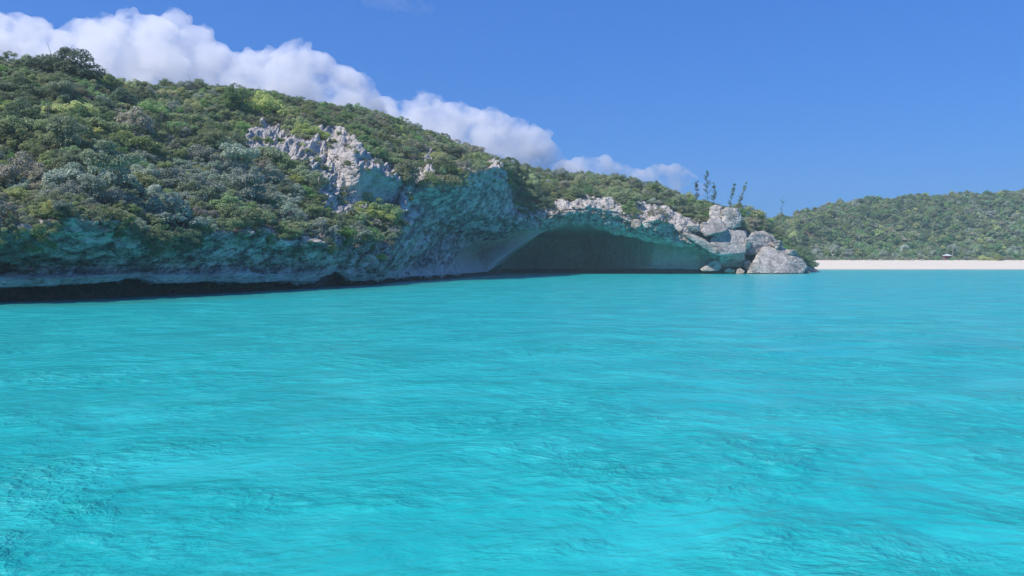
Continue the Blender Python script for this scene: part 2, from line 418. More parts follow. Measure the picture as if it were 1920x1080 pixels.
ppx, ppy = project(flat); ppx = ppx.reshape(NS, NR); ppy = ppy.reshape(NS, NR)

ucount = [20, 44]
for i in range(2, NS - 1):
    L = max(np.hypot(ppx[i + 1, 1:14] - ppx[i, 1:14], ppy[i + 1, 1:14] - ppy[i, 1:14]))
    W = max(np.linalg.norm(NET[i + 1, 1:9] - NET[i, 1:9], axis=1) / NET[i, 1:9, 1] * F)
    ucount.append(int(np.clip(max(L, 0.5 * W) / 1.55, 10, 130)))
vcount = []
for j in range(NR - 1):
    L = np.max(np.hypot(ppx[2:, j + 1] - ppx[2:, j], ppy[2:, j + 1] - ppy[2:, j]))
    W = np.max(np.linalg.norm(NET[2:, j + 1] - NET[2:, j], axis=1) / NET[2:, j, 1] * F)
    n = int(np.clip(max(L, 0.35 * W) / 1.7, 7, 60))
    if j == 0: n = 4
    if j >= 13: n = 14
    vcount.append(n)
uu = np.concatenate([i + np.arange(n) / n for i, n in enumerate(ucount)] + [[NS - 1]])
vv = np.concatenate([j + np.arange(n) / n for j, n in enumerate(vcount)] + [[NR - 1]])
NU, NV = len(uu), len(vv)
iu = np.minimum(uu.astype(int), NS - 2); fu = (uu - iu)[:, None, None]
iv = np.minimum(vv.astype(int), NR - 2); fv = (vv - iv)[None, :, None]
G = ((NET[iu][:, iv] * (1 - fu) + NET[iu + 1][:, iv] * fu) * (1 - fv)
     + (NET[iu][:, iv + 1] * (1 - fu) + NET[iu + 1][:, iv + 1] * fu) * fv)

def blur(a, axis, n):
    for _ in range(n):
        b = a.copy()
        if axis == 0: b[1:-1] = 0.25 * a[:-2] + 0.5 * a[1:-1] + 0.25 * a[2:]
        else: b[:, 1:-1] = 0.25 * a[:, :-2] + 0.5 * a[:, 1:-1] + 0.25 * a[:, 2:]
        a = b
    return a
Gs = blur(blur(G, 0, 26), 1, 7)
keep = sstep(15.2, 16.3, uu)[:, None, None] * (1 - sstep(24.0, 25, uu))[:, None, None]      # crisp cave edge
keep = keep * (1 - sstep(5.5, 7.5, vv))[None, :, None]
G = Gs * (1 - keep) + blur(blur(G, 0, 3), 1, 3) * keep

def grid_normals(A):
    du = np.gradient(A, axis=0); dv = np.gradient(A, axis=1)
    n = np.cross(du, dv); n /= np.linalg.norm(n, axis=2)[..., None] + 1e-9
    return n
U, V = np.meshgrid(uu, vv, indexing='ij')
N0 = grid_normals(G)
if N0[int(NU * 0.3), int(NV * 0.8), 2] < 0: N0 = -N0
pf = G.reshape(-1, 3); nf = N0.reshape(-1, 3); uf = U.ravel(); vf_ = V.ravel()
gx, gy = project(pf)

BARE = [
 [(735, 300), (800, 316), (800, 345), (750, 350)], [(575, 300), (660, 300), (655, 402), (622, 410), (592, 372)],
 [(455, 240), (510, 228), (545, 240), (575, 268), (600, 243), (640, 240), (668, 262), (690, 290), (735, 312), (764, 338), (764, 398), (655, 402), (610, 385), (596, 330), (575, 312), (545, 305), (505, 292), (458, 285)],
 [(105, 350), (150, 355), (180, 375), (130, 372)],
 [(430, 424), (515, 424), (520, 446), (430, 446)], [(545, 440), (640, 438), (645, 470), (545, 468)],
 [(660, 455), (725, 455), (735, 530), (655, 530)],
 [(775, 270), (815, 285), (812, 325), (780, 330)], [(895, 300), (940, 305), (948, 340), (900, 345)],
 [(960, 385), (1000, 392), (1040, 378), (1100, 366), (1160, 370), (1175, 405), (990, 425)],
 [(1190, 372), (1240, 385), (1300, 410), (1330, 430), (1340, 480), (1240, 440), (1190, 420)],
 [(1290, 420), (1345, 428), (1400, 440), (1470, 482), (1530, 505), (1530, 530), (1290, 530)],
]
bare = np.zeros(len(pf))
jit = fbm(pf * 0.35, 3, 91) * 14
for poly in BARE: bare = np.maximum(bare, in_poly(gx + jit, gy + jit * 0.6, poly).astype(float))
bare = blur(blur(bare.reshape(NU, NV), 0, 5), 1, 3).ravel()
slope = sstep(7.9, 8.5, vf_)
shell = sstep(15.0, 15.6, uf) * (1 - sstep(23.3, 24.2, uf)) * (1 - sstep(4.6, 6.2, vf_))
shell = np.maximum(shell, sstep(14.3, 15.0, uf) * (1 - sstep(17.2, 18, uf)) * (1 - sstep(6.0, 7.2, vf_)))
facet = in_poly(gx, gy, [(676, 318), (750, 345), (750, 396), (664, 392), (664, 350)]).astype(float)
facet = blur(blur(facet.reshape(NU, NV), 0, 6), 1, 4).ravel()
shell = np.maximum(shell, facet * 0.85)
scl = np.clip(pf[:, 1] / 100.0, 0.5, 1.7)          # the far rock shows coarser relief
face = (1 - slope) * (1 - shell)
cliff_mid = sstep(10.6, 12.0, uf) * (1 - sstep(17, 18, uf)) * (1 - slope * 0.0)
rough = np.maximum(face, bare * slope)
# large lumps
disp = 1.05 * scl * fbm(pf * 0.17, 3, 3) * (0.35 + 0.65 * rough) * (1 - 0.75 * shell)
disp += 0.95 * scl * fbm(pf / scl[:, None] * 0.55, 5, 13, 0.58) * rough
# bedding on the low left walls
bed = fbm(np.stack([pf[:, 0] * 0.13, pf[:, 1] * 0.13, pf[:, 2] * 1.5], 1), 4, 23)
disp += 0.6 * bed * face * (1 - cliff_mid)
pit = worley(pf * 0.8 + 0.5 * fbm(pf * 0.7, 2, 44)[:, None], 45)[0]
disp -= 0.9 * (1 - sstep(0.12, 0.42, pit)) * face * sstep(-0.1, 0.35, fbm(pf * 0.22, 2, 46))
# diagonal flutes of the tall wall, rising away from the viewer
a_ = pf[:, 1] * 0.963 + pf[:, 2] * 0.27; b_ = -pf[:, 1] * 0.27 + pf[:, 2] * 0.963
flute = fbm(np.stack([a_ * 0.035, b_ * 0.40, pf[:, 0] * 0.15], 1), 4, 33, 0.55, True)
disp += 2.1 * flute * face * cliff_mid * sstep(5.2, 6.4, vf_)
fl2 = fbm(np.stack([a_ * 0.02, b_ * 0.11, pf[:, 0] * 0.08], 1), 3, 36, 0.5)
disp += 3.0 * fl2 * face * cliff_mid * sstep(5.0, 6.4, vf_)
# blocks and cracks of the bare outcrops
w1, w2, cid = worley(pf * np.array([0.55, 0.4, 0.75]) / scl[:, None] + 0.4 * fbm(pf * 0.5, 2, 43)[:, None], 5)
crack = sstep(0.0, 0.16, w2 - w1)
blk = (cid - 0.5) * 1.1 + (crack - 1) * 0.7
dg_ = np.stack([pf[:, 0] * 0.5 + pf[:, 2] * 0.5, pf[:, 1] * 0.3, (pf[:, 2] - pf[:, 0]) * 1.0], 1) / scl[:, None]
rag = fbm(dg_ * 0.42, 5, 47, 0.62, True)
bm_ = np.maximum(bare * sstep(7.2, 8.0, vf_), 0.18 * face) * (1 - 0.85 * facet)
rag2 = fbm(pf / scl[:, None] * 0.4, 5, 48, 0.6)
wav = sstep(15.5, 17.0, uf)
disp += scl * (0.28 * blk + (1 - wav) * (1.0 * rag - 0.25) + wav * 0.9 * rag2) * bm_
v1, v2, cid2 = worley(pf * np.array([1.6, 1.2, 2.2]) / scl[:, None], 6)
disp += 0.10 * scl * ((cid2 - 0.5) + (sstep(0, 0.2, v2 - v1) - 1) * 0.8) * np.maximum(bare, 0.3 * face) * (1 - 0.8 * facet)
disp += 0.14 * fbm(pf * 2.3, 3, 53) * (0.3 + 0.7 * rough)
# the tidal lip stays lean and wavy
lipm = sstep(3.2, 3.9, vf_) * (1 - sstep(5.0, 5.6, vf_)) * (1 - sstep(16, 17, uf))
disp = disp * (1 - 0.85 * lipm) + lipm * 0.25 * fbm(np.stack([pf[:, 0] * 0.25, pf[:, 1] * 0.25, pf[:, 2] * 0.1], 1), 3, 63)
und = (1 - sstep(0.2, 1.2, vf_))
disp += 1.1 * fbm(pf * 0.28, 4, 77, 0.6) * 1.3 * sstep(4.3, 5.2, vf_) * (1 - sstep(7.6, 8.3, vf_)) * sstep(17.2, 18, uf) * (1 - sstep(23.5, 24.3, uf))
disp += 0.45 * fbm(pf * 0.5, 4, 78, 0.6) * sstep(1.2, 2.0, vf_) * (1 - sstep(4.0, 5.0, vf_)) * sstep(16.5, 17.5, uf) * (1 - sstep(24, 25, uf))
disp *= 1 - 0.8 * und
disp *= np.where(uf > NS - 3.2, 0.3, 1.0)
T = pf + nf * disp[:, None]
Tg = T.reshape(NU, NV, 3)
N1 = grid_normals(Tg)
if N1[int(NU * 0.3), int(NV * 0.8), 2] < 0: N1 = -N1
faces = grid_faces(NU, NV)
me = mesh_np('headland', T, faces)
vegv = sstep(7.95, 8.4, vf_) * (1 - bare) * sstep(0.12, 0.4, N0.reshape(-1, 3)[:, 2])
vegv = vegv * np.where((uf > 11) & (uf < 16.0), sstep(9.5, 10.0, vf_), 1.0)
pale = np.maximum(lipm * 0.95, bare * slope * 0.9)
pale = np.maximum(pale, 0.7 * sstep(1.7, 2.0, vf_) * (1 - sstep(2.8, 3.1, vf_)) * sstep(16.2, 16.8, uf) * (1 - sstep(24, 25, uf)))
notch_shade = (1 - sstep(2.9, 3.5, vf_)) * (1 - sstep(17.0, 17.6, uf)) * 0.95  # mask for the shade painted into the waterline notch
notch_shade = np.maximum(notch_shade, (1 - sstep(1.6, 2.1, vf_)) * sstep(17.0, 17.6, uf) * 0.8 * (1 - sstep(25, 26, uf)))
for nm, arr in (('veg', vegv), ('smoothrock', shell * (1 - 0.75 * facet)), ('pale', pale), ('notch_shade', notch_shade)):
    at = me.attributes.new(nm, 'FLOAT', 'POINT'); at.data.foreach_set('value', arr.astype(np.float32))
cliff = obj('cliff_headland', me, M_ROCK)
tag(cliff, 'grey limestone sea cliff with a wide cave below a scrub covered hill', None, kind='structure')

from mathutils.bvhtree import BVHTree
bvh = BVHTree.FromPolygons([tuple(p) for p in T[:]], [tuple(f) for f in faces])
def visible(p, eps=0.6):
    o = Vector((0, 0, CAM_H)); d = Vector(p) - o; L = d.length
    hit = bvh.ray_cast(o, d / L, L - eps)
    return hit[0] is None
def at_pixel(px, py):
    """where the sight line through a photograph pixel meets the headland"""
    o = Vector((0, 0, CAM_H)); q = Vector(P(px, py, 100.0)) - o
    hit = bvh.ray_cast(o, q.normalized(), 600)
    return None if hit[0] is None else np.array(hit[0])

# ------------------------------------------------------------------ far shore: beach and wooded hill behind it
fpx = np.array([1300, 1400, 1440, 1480, 1500, 1535, 1560, 1600, 1650, 1700, 1750, 1800, 1860, 1920, 2050, 2250, 2600.])
fsky = np.array([424, 421, 417, 412, 408, 393, 387, 380, 375, 374, 371, 365, 363, 360, 352, 350, 356.])
frd = np.array([400, 395, 390, 385, 382, 385, 390, 395, 405, 410, 415, 420, 425, 430, 440, 450, 450.])
cols = np.arange(1300, 2600, 5.0)
sky_y = np.interp(cols, fpx, fsky); rdg = np.interp(cols, fpx, frd)
rows = []
for c, sy, rd in zip(cols, sky_y, rdg):
    top = P(c, sy, rd); x = (c - 960) / F
    key_d = [262, 276, 284, 292, 303, 309, 320, rd - 45, rd - 18, rd, rd + 40, rd + 110]
    key_z = [-3.0, -0.9, 0.02, 1.6, 3.3, 3.6, 4.6, 4.6 + 0.52 * (top[2] - 4.6), 4.6 + 0.85 * (top[2] - 4.6), top[2], top[2] - 6, 1]
    dd = np.concatenate([np.linspace(262, 310, 40), np.linspace(311, rd + 110, 70)])
    zz = np.interp(dd, key_d, key_z)
    rows.append(np.stack([x * dd, dd, zz], 1))
FG = np.array(rows)
FG = blur(blur(FG, 0, 6), 1, 2)
ff = FG.reshape(-1, 3).copy()
inland = sstep(308, 335, ff[:, 1])
ff[:, 2] += inland * (2.6 * fbm(ff * 0.02, 3, 71) + 0.9 * fbm(ff * 0.09, 2, 72)) + (1 - inland) * 0.10 * fbm(ff * 0.12, 3, 73)
FG = ff.reshape(FG.shape)
nfu, nfv = FG.shape[:2]

def sand_material():
    t = NT('coral_sand'); pos = t.n('ShaderNodeNewGeometry').outputs['Position']
    n1 = t.noise(t.mapping(pos, (0.05, 0.4, 1)), 1.0, 4); n2 = t.noise(pos, 1.3, 5)
    c = t.mix(n1, (0.60, 0.53, 0.425), (0.68, 0.615, 0.51))
    c = t.mix(t.ramp(n2, [(0.6, (0, 0, 0)), (0.75, (0.5,) * 3)]), c, (0.55, 0.47, 0.37))
    sep = t.n('ShaderNodeSeparateXYZ'); t.l(pos, sep.inputs[0])
    wet = t.ramp(t.math('ADD', sep.outputs[2], t.math('MULTIPLY', n2, 0.2)), [(0.15, (1, 1, 1)), (0.45, (0, 0, 0))])
    c = t.mix(wet, c, (0.50, 0.44, 0.35))
    b = t.n('ShaderNodeBump', i_Strength=0.5, i_Distance=0.1); t.l(n2, b.inputs['Height'])
    return t.surf(t.bsdf(c, 0.95, 0.1, b.outputs[0]))
def scrub_ground_material():
    t = NT('scrub_ground'); pos = t.n('ShaderNodeNewGeometry').outputs['Position']
    n1 = t.noise(pos, 0.12, 5)
    c = t.mix(t.ramp(n1, [(0.4, (0, 0, 0)), (0.6, (1, 1, 1))]), (0.05, 0.055, 0.028), (0.11, 0.10, 0.065))
    return t.surf(t.bsdf(c, 0.95, 0.1))
M_SAND = sand_material(); M_SCRUBG = scrub_ground_material()
jb = 45                                       # row where the sand ends
beach = obj('beach', mesh_np('beach', FG[:, :jb].reshape(-1, 3), grid_faces(nfu, jb)), M_SAND)
tag(beach, 'pale coral sand beach at the foot of the far green hill', None, kind='structure')
hill = obj('hill', mesh_np('hill', FG[:, jb - 1:].reshape(-1, 3), grid_faces(nfu, nfv - jb + 1)), M_SCRUBG)
tag(hill, 'long low scrub covered hill behind the beach', None, kind='structure')

# ------------------------------------------------------------------ sea
ang = np.radians(np.concatenate([np.linspace(-180, -46, 60, endpoint=False), np.linspace(-46, 46, 880, endpoint=False), np.linspace(46, 180, 60, endpoint=False)]))
t_ = np.linspace(0, 1, 430)
inv = 1 / 4.2 * (1 - t_) + 1 / 420.0 * t_
rad = np.concatenate([np.linspace(0.4, 4.0, 6), 1 / inv, [450, 480, 510, 540, 570, 600]])
A, R = np.meshgrid(ang, rad, indexing='ij')
X = R * np.sin(A); Y = R * np.cos(A)
w = np.stack([X.ravel(), Y.ravel(), np.zeros(X.size)], 1)
step = np.gradient(rad)[None, :].repeat(len(ang), 0).ravel()
ang_w = (R * math.radians(92 / 880)).ravel()
foot = np.maximum(step, ang_w)
def band(lam): return np.clip((lam / (foot * 2.2)) - 1, 0, 1) 
wx = w.copy(); wx[:, 0] += 0.7 * fbm(w * 0.12, 2, 201); wx[:, 1] += 0.7 * fbm(w * 0.12, 2, 202)
rot = lambda a: np.stack([wx[:, 0] * math.cos(a) + wx[:, 1] * math.sin(a), -wx[:, 0] * math.sin(a) + wx[:, 1] * math.cos(a), wx[:, 2]], 1)
pm = sstep(-0.25, 0.35, fbm(w * 0.2, 3, 205))                       # ruffled patches and calm ones
hgt = 0.11 * noise(rot(0.6) * np.array([0.11, 0.17, 1]), 211) * band(8)
r1 = rot(0.7) * np.array([0.36, 0.50, 1]); hgt += 0.045 * (1 - 2 * np.sqrt(noise(r1, 221) ** 2 + 0.006)) * band(2.5)
r2 = rot(-0.5) * np.array([0.75, 1.0, 1]); hgt += (0.012 + 0.032 * pm) * noise(r2 + 9, 231) * band(1.2)
r3 = rot(0.9) * np.array([1.7, 2.2, 1]); hgt += (0.006 + 0.026 * pm) * noise(r3 + 5, 241) * band(0.6)
r4 = rot(0.1) * np.array([3.6, 4.6, 1]); hgt += (0.0015 + 0.010 * pm) * noise(r4 + 3, 251) * band(0.28)
r5 = rot(-0.2) * np.array([9.0, 11.0, 1]); hgt += 0.003 * pm * noise(r5 + 3, 261) * band(0.13)
hgt *= np.where(R.ravel() > 600, 0.0, 1.0)
w[:, 2] = hgt
def sea_material():
    t = NT('turquoise_sea'); pos = t.n('ShaderNodeNewGeometry').outputs['Position']
    big = t.noise(t.mapping(pos, (0.06, 0.075, 1)), 1.0, 4, 0.55, 0.6)
    mid = t.noise(t.mapping(pos, (0.42, 0.55, 1), (0, 0, 0.6)), 1.0, 6, 0.62, 0.5)
    c = t.mix(t.ramp(big, [(0.32, (0, 0, 0)), (0.68, (1, 1, 1))]), (0.012, 0.355, 0.358), (0.0145, 0.392, 0.39))
    c = t.mix(t.ramp(mid, [(0.45, (0, 0, 0)), (0.75, (1, 1, 1))]), c, (0.034, 0.505, 0.51))
    c = t.mix(t.ramp(mid, [(0.27, (0.6,) * 3), (0.40, (0, 0, 0))]), c, (0.009, 0.315, 0.34))
    # greener shoal water along the left cliff foot
    at = t.n('ShaderNodeAttribute', attribute_name='shoal').outputs['Fac']
    c = t.mix(t.math('MULTIPLY', at, t.ramp(mid, [(0.2, (0.35,) * 3), (0.7, (0.8,) * 3)])), c, (0.04, 0.25, 0.22))
    rip1 = t.noise(t.mapping(pos, (3.6, 4.6, 1), (0, 0, 0.5)), 1.0, 6, 0.6, 0.4)
    rip2 = t.noise(t.mapping(pos, (0.7, 0.95, 1), (0, 0, -0.4)), 1.0, 5, 0.6, 0.4)
    ruf = t.ramp(t.noise(t.mapping(pos, (0.24, 0.30, 1), (0, 0, 0.5)), 1.0, 4, 0.6, 0.6), [(0.43, (0.18,) * 3), (0.62, (1, 1, 1))])
    cn = t.noise(t.mapping(pos, (0.55, 0.75, 1), (0, 0, 0.75)), 1.0, 5, 0.62, 0.5)
    crest = t.math('POWER', t.math('SUBTRACT', 1.0, t.math('MULTIPLY', t.math('ABSOLUTE', t.math('SUBTRACT', cn, 0.5)), 4.5), True), 3.0)
    fine = t.noise(t.mapping(pos, (9.0, 12.0, 1), (0, 0, 0.3)), 1.0, 4, 0.6, 0.3)
    h = t.math('ADD', t.math('MULTIPLY', t.math('MULTIPLY', rip1, ruf), 0.12), t.math('MULTIPLY', rip2, 0.10))
    h = t.math('ADD', h, t.math('MULTIPLY', t.math('MULTIPLY', crest, ruf), 0.04))
    h = t.math('ADD', h, t.math('MULTIPLY', t.math('MULTIPLY', fine, ruf), 0.007))
    c = t.mix(t.math('MULTIPLY', ruf, t.ramp(rip1, [(0.52, (0, 0, 0)), (0.68, (0.6,) * 3)])), c, (0.06, 0.60, 0.60))  # small ripple glints painted lighter into the water colour
    c = t.mix(t.math('MULTIPLY', ruf, t.ramp(rip1, [(0.30, (0.32,) * 3), (0.44, (0, 0, 0))])), c, (0.008, 0.29, 0.33))
    b = t.n('ShaderNodeBump', i_Strength=1.0, i_Distance=1.0); t.l(h, b.inputs['Height'])
    bs = t.n('ShaderNodeBsdfPrincipled'); t.l(c, bs.inputs['Base Color']); bs.inputs['Roughness'].default_value = 0.2
    bs.inputs['IOR'].default_value = 1.33; bs.inputs['Specular IOR Level'].default_value = 0.3; t.l(b.outputs[0], bs.inputs['Normal'])
    return t.surf(bs.outputs[0])
sme = mesh_np('sea', w, grid_faces(len(ang), len(rad), True)[:, ::-1])
shore_pts = NET[:23, 4, :2]
dmin = np.full(len(w), 1e9)
dense = np.concatenate([np.linspace(shore_pts[i], shore_pts[i + 1], 12) for i in range(len(shore_pts) - 1)])
sel = (R.ravel() < 260)
for q in dense[::2]:
    dmin[sel] = np.minimum(dmin[sel], np.hypot(w[sel, 0] - q[0], w[sel, 1] - q[1]))
shoal = 1 - sstep(2.0, 13.0, dmin + 3 * fbm(w * 0.15, 2, 301))
at = sme.attributes.new('shoal', 'FLOAT', 'POINT'); at.data.foreach_set('value', shoal.astype(np.float32))
sea = obj('sea', sme, sea_material())
tag(sea, 'clear turquoise sea with small rippling waves', None, kind='structure')

# ------------------------------------------------------------------ clouds: closed cauliflower bodies filled with scattering droplets
def cloud_material(name, dens):
    t = NT(name); pos = t.n('ShaderNodeNewGeometry').outputs['Position']
    n1 = t.noise(pos, 0.016, 6, 0.62, 0.3)
    v = t.n('ShaderNodeVolumeScatter'); v.inputs['Color'].default_value = (0.985, 0.99, 1.0, 1)
    t.l(t.math('MULTIPLY', t.ramp(n1, [(0.38, (0, 0, 0)), (0.64, (1, 1, 1))]), dens), v.inputs['Density']); v.inputs['Anisotropy'].default_value = 0.2
    t.l(v.outputs[0], t.out.inputs['Volume'])
    t.m.cycles.volume_step_rate = CLOUD_STEP
    return t.m
CLOUD_STEP = 0.25
ICO = {}
for k in (2, 3):
    bm = bmesh.new(); bmesh.ops.create_icosphere(bm, subdivisions=k, radius=1.0)
    ICO[k] = (np.array([q.co[:] for q in bm.verts]), np.array([[x.index for x in f.verts] for f in bm.faces])); bm.free()
def make_cloud(name, puffs, d, vox, amp, mat, label, seed):
    """puffs: (px, py, radius_px, depth offset) seen at distance d"""
    s = d / F
    cen = P(puffs[0][0], 330, d)
    rc = np.random.default_rng(seed); allp = list(puffs)
    for px, py, r, off in puffs:
        for _ in range(9):
            a = rc.uniform(-0.6, 3.74); e = rc.uniform(-1, 0.8); q = r * rc.uniform(0.8, 1.0)
            r2 = r * rc.uniform(0.22, 0.42); x2 = px + q * math.cos(a) * math.cos(e); y2 = py - q * math.sin(a) * math.cos(e) + r2 * 0.45; o2 = off + q * math.sin(e)
            allp.append((x2, y2, r2, o2))
            for _ in range(3):
                a3 = rc.uniform(-0.6, 3.74); e3 = rc.uniform(-1.2, 0.6); r3 = r2 * rc.uniform(0.3, 0.5)
                allp.append((x2 + r2 * math.cos(a3) * math.cos(e3), y2 - r2 * math.sin(a3) * math.cos(e3), r3, o2 + r2 * math.sin(e3)))
    VS = []; FS = []; nb = 0
    for px, py, r, off in allp:
        c = P(px, py, d) + np.array([0, off * s, 0]) - cen
        iv_, if_ = ICO[2 if r < 22 else 3]
        VS.append(iv_ * r * s + c); FS.append(if_ + nb); nb += len(iv_)
    me = mesh_np(name, np.vstack(VS), np.vstack(FS))
    o = bpy.data.objects.new(name, me); COL.objects.link(o)
    md = o.modifiers.new('r', 'REMESH'); md.mode = 'VOXEL'; md.voxel_size = vox * s
    dg = bpy.context.evaluated_depsgraph_get(); ev = o.evaluated_get(dg)
    m2 = bpy.data.meshes.new_from_object(ev)
    o.modifiers.clear(); o.data = m2; bpy.data.meshes.remove(me)
    n = len(m2.vertices); co = np.empty(n * 3, np.float32); m2.vertices.foreach_get('co', co); co = co.reshape(-1, 3).astype(float)
    no = np.empty(n * 3, np.float32); m2.vertex_normals.foreach_get('vector', no); no = no.reshape(-1, 3).astype(float)
    q = co / s
    dsp = amp * (1.1 * (0.5 - worley(q / 34.0 + 0.35 * noise(q / 30., seed)[:, None], seed)[0]) + 0.5 * (0.5 - worley(q / 14.0, seed + 1)[0])) + 0.35 * amp * fbm(q / 40., 3, seed + 2)
    co += no * (dsp * s)[:, None]
    m2.vertices.foreach_set('co', co.astype(np.float32).ravel()); m2.update()
    m2.polygons.foreach_set('use_smooth', np.ones(len(m2.polygons), bool))
    m2.materials.clear(); m2.materials.append(mat)
    o.location = cen
    return tag(o, label, 'cloud', 'cumulus clouds behind the hill')
DC = 1478.0
M_CLOUD = cloud_material('cumulus', 0.05)
M_CLOUD2 = cloud_material('thin_cumulus', 0.045)
big = [(0, 80, 52, 0), (45, 62, 34, -10), (70, 58, 26, 0), (-60, 70, 60, 10), (-150, 90, 80, 0), (20, 130, 70, -20), (110, 110, 55, 0),
       (165, 85, 46, -10), (205, 62, 36, 0), (250, 70, 42, -10), (275, 56, 28, 5), (330, 50, 29, -5), (300, 85, 50, -20), (365, 85, 40, 0), (230, 130, 75, -20), (320, 150, 80, -20), (400, 130, 50, -10),
       (430, 135, 40, 0), (470, 130, 35, 0), (510, 122, 32, 0), (555, 112, 35, -10), (600, 135, 38, -5), (640, 160, 38, 0), (665, 168, 34, 0), (560, 165, 60, -20), (470, 180, 60, -10), (680, 200, 40, 0), (620, 210, 60, -10), (400, 210, 70, 0), (180, 200, 80, 0), (60, 210, 80, 0)]
mid = [(720, 215, 36, 0), (760, 222, 36, 0), (800, 214, 37, -10), (845, 225, 36, 0), (880, 228, 30, 0), (925, 245, 38, -10), (965, 258, 36, 0), (1000, 270, 34, 0), (1022, 285, 26, 0), (900, 280, 50, 0), (820, 270, 55, 0), (740, 270, 50, 0), (960, 300, 46, 0), (1015, 315, 22, 5), (1060, 325, 24, 0), (1040, 312, 26, 4), (1085, 330, 24, 2)]
low = [(1085, 318, 24, 3), (1060, 322, 24, 3), (1172, 326, 18, 0), (1192, 330, 18, 3), (1222, 328, 18, 3), (1108, 318, 22, 0), (1135, 306, 16, -5), (1150, 318, 17, 0), (1090, 340, 30, 0), (1175, 335, 20, 0), (1210, 332, 17, 0), (1240, 326, 18, 0), (1265, 322, 16, -4), (1285, 335, 17, 0), (1250, 350, 28, 0), (1200, 360, 28, 0), (1310, 355, 14, 0), (1130, 365, 30, 0)]
make_cloud('cloud', big, DC * 1.2, 2.6, 7, M_CLOUD, 'largest towering white cumulus cloud above the left half of the hill', 401)
make_cloud('cloud', mid, DC * 1.35, 2.2, 5.5, M_CLOUD, 'middle white cumulus bank descending behind the hill above the tall cliff', 411)
M_WISP = cloud_material('wisp', 0.004)
make_cloud('cloud', [(690, 2, 14, 0), (712, 4, 16, 0), (735, 8, 17, 0), (760, 10, 16, 0), (785, 15, 15, 0), (806, 18, 10, 0)], DC * 1.6, 2.0, 4, M_WISP, 'faint thin wisp of cloud at the top centre of the sky', 431)
make_cloud('cloud', low, DC * 1.5, 1.5, 3.5, M_CLOUD2, 'small low cumulus puffs peeping over the ridge above the sea cave', 421)

# ------------------------------------------------------------------ boulders: solid polyhedra with worn edges and pitted skin
def boulder_mesh(name, pts, k=16.0, amp=0.2, sub=5, seed=0, freq=1.0):
    pts = np.array(pts, float); c = pts.mean(0)
    bm = bmesh.new()
    for p in pts: bm.verts.new(Vector(p - c))
    bmesh.ops.convex_hull(bm, input=bm.verts[:])
    bm.faces.ensure_lookup_table(); bm.normal_update()
    pl = []
    for f in bm.faces:
        n = f.normal; dd = n.dot(f.verts[0].co)
        if dd < 0: n = -n; dd = -dd
        if dd > 1e-4: pl.append((n.x, n.y, n.z, dd))
    bm.free(); pl = np.array(pl)
    bm = bmesh.new(); bmesh.ops.create_icosphere(bm, subdivisions=sub, radius=1.0)
    v = np.array([q.co[:] for q in bm.verts]); fa = np.array([[x.index for x in f.verts] for f in bm.faces]); bm.free()
    v /= np.linalg.norm(v, axis=1)[:, None]
    ext = np.ptp(pts, axis=0); dirs = v * (ext / ext.max()); dirs /= np.linalg.norm(dirs, axis=1)[:, None]
    rr = np.maximum(dirs @ pl[:, :3].T, 1e-4) / pl[:, 3][None, :]
    r = 1.0 / (rr ** k).sum(1) ** (1 / k)
    co = dirs * r[:, None]
    w = co + c
    d1, d2, ci = worley(w * 1.1 * freq, seed)
    q1, q2, _ = worley(w * 2.6 * freq, seed + 3)
    dsp = amp * (1.2 * fbm(w * 0.45 * freq, 4, seed) + 0.55 * fbm(w * 1.7 * freq, 3, seed + 1, 0.6) + 0.6 * (ci - 0.5) - 0.8 * (1 - sstep(0.1, 0.45, q1)))
    co = co + dirs * dsp[:, None]
    return mesh_np(name, co, fa), c
def boulder(pix, label, seed, amp=0.2, mat=None, group=None, k=38.0, freq=1.0, name='boulder'):
    me, c = boulder_mesh(name, [P(*q) for q in pix], k, amp, 5, seed, freq)
    o = obj(name, me, mat or M_BOULDER); o.location = c
    return tag(o, label, 'boulder' if name == 'boulder' else 'rock', group)

boulder([(1397, 514, 170), (1409, 492, 170), (1428, 461, 176), (1452, 466, 177), (1482, 468, 178), (1504, 484, 177), (1516, 501, 176), (1506, 516, 173), (1420, 517, 169), (1470, 517, 169),
         (1402, 512, 182), (1430, 470, 185), (1480, 470, 187), (1512, 500, 186), (1500, 514, 186)], 'large pale wedge-shaped boulder at the seaward tip of the headland', 1, 0.30)
boulder([(1398, 478, 176), (1402, 444, 177), (1414, 433, 179), (1434, 436, 180), (1452, 446, 181), (1470, 466, 181), (1474, 480, 181), (1440, 476, 178),
         (1404, 440, 190), (1440, 436, 192), (1472, 468, 190), (1400, 486, 190)], 'dark craggy rock rising behind the wedge-shaped boulder at the tip', 2, 0.5)
boulder([(1330, 452, 170), (1345, 432, 173), (1366, 428, 175), (1398, 434, 176), (1402, 452, 174), (1398, 474, 171.5), (1380, 478, 170.5), (1352, 481, 169), (1340, 466, 169),
         (1340, 430, 186), (1400, 432, 188), (1398, 490, 186), (1345, 490, 182)], 'big smooth pale slab leaning above the right end of the cave', 3, 0.16, k=50)
boulder([(1350, 478, 170.8), (1394, 474, 171.8), (1398, 486, 172.5), (1394, 500, 174), (1360, 502, 174), (1347, 494, 173), (1350, 480, 184), (1396, 478, 184), (1394, 505, 184), (1350, 505, 182)],
        'shaded grey block under the leaning slab beside the cave mouth', 4, 0.14)
boulder([(1312, 434, 170), (1330, 410, 174), (1350, 408, 176), (1366, 430, 173), (1360, 434, 171), (1338, 436, 170), (1322, 444, 169.5), (1330, 410, 184), (1366, 428, 184), (1330, 446, 180)],
        'pale tilted slab with sharp shaded underside below the two perched blocks', 5, 0.16, k=50)
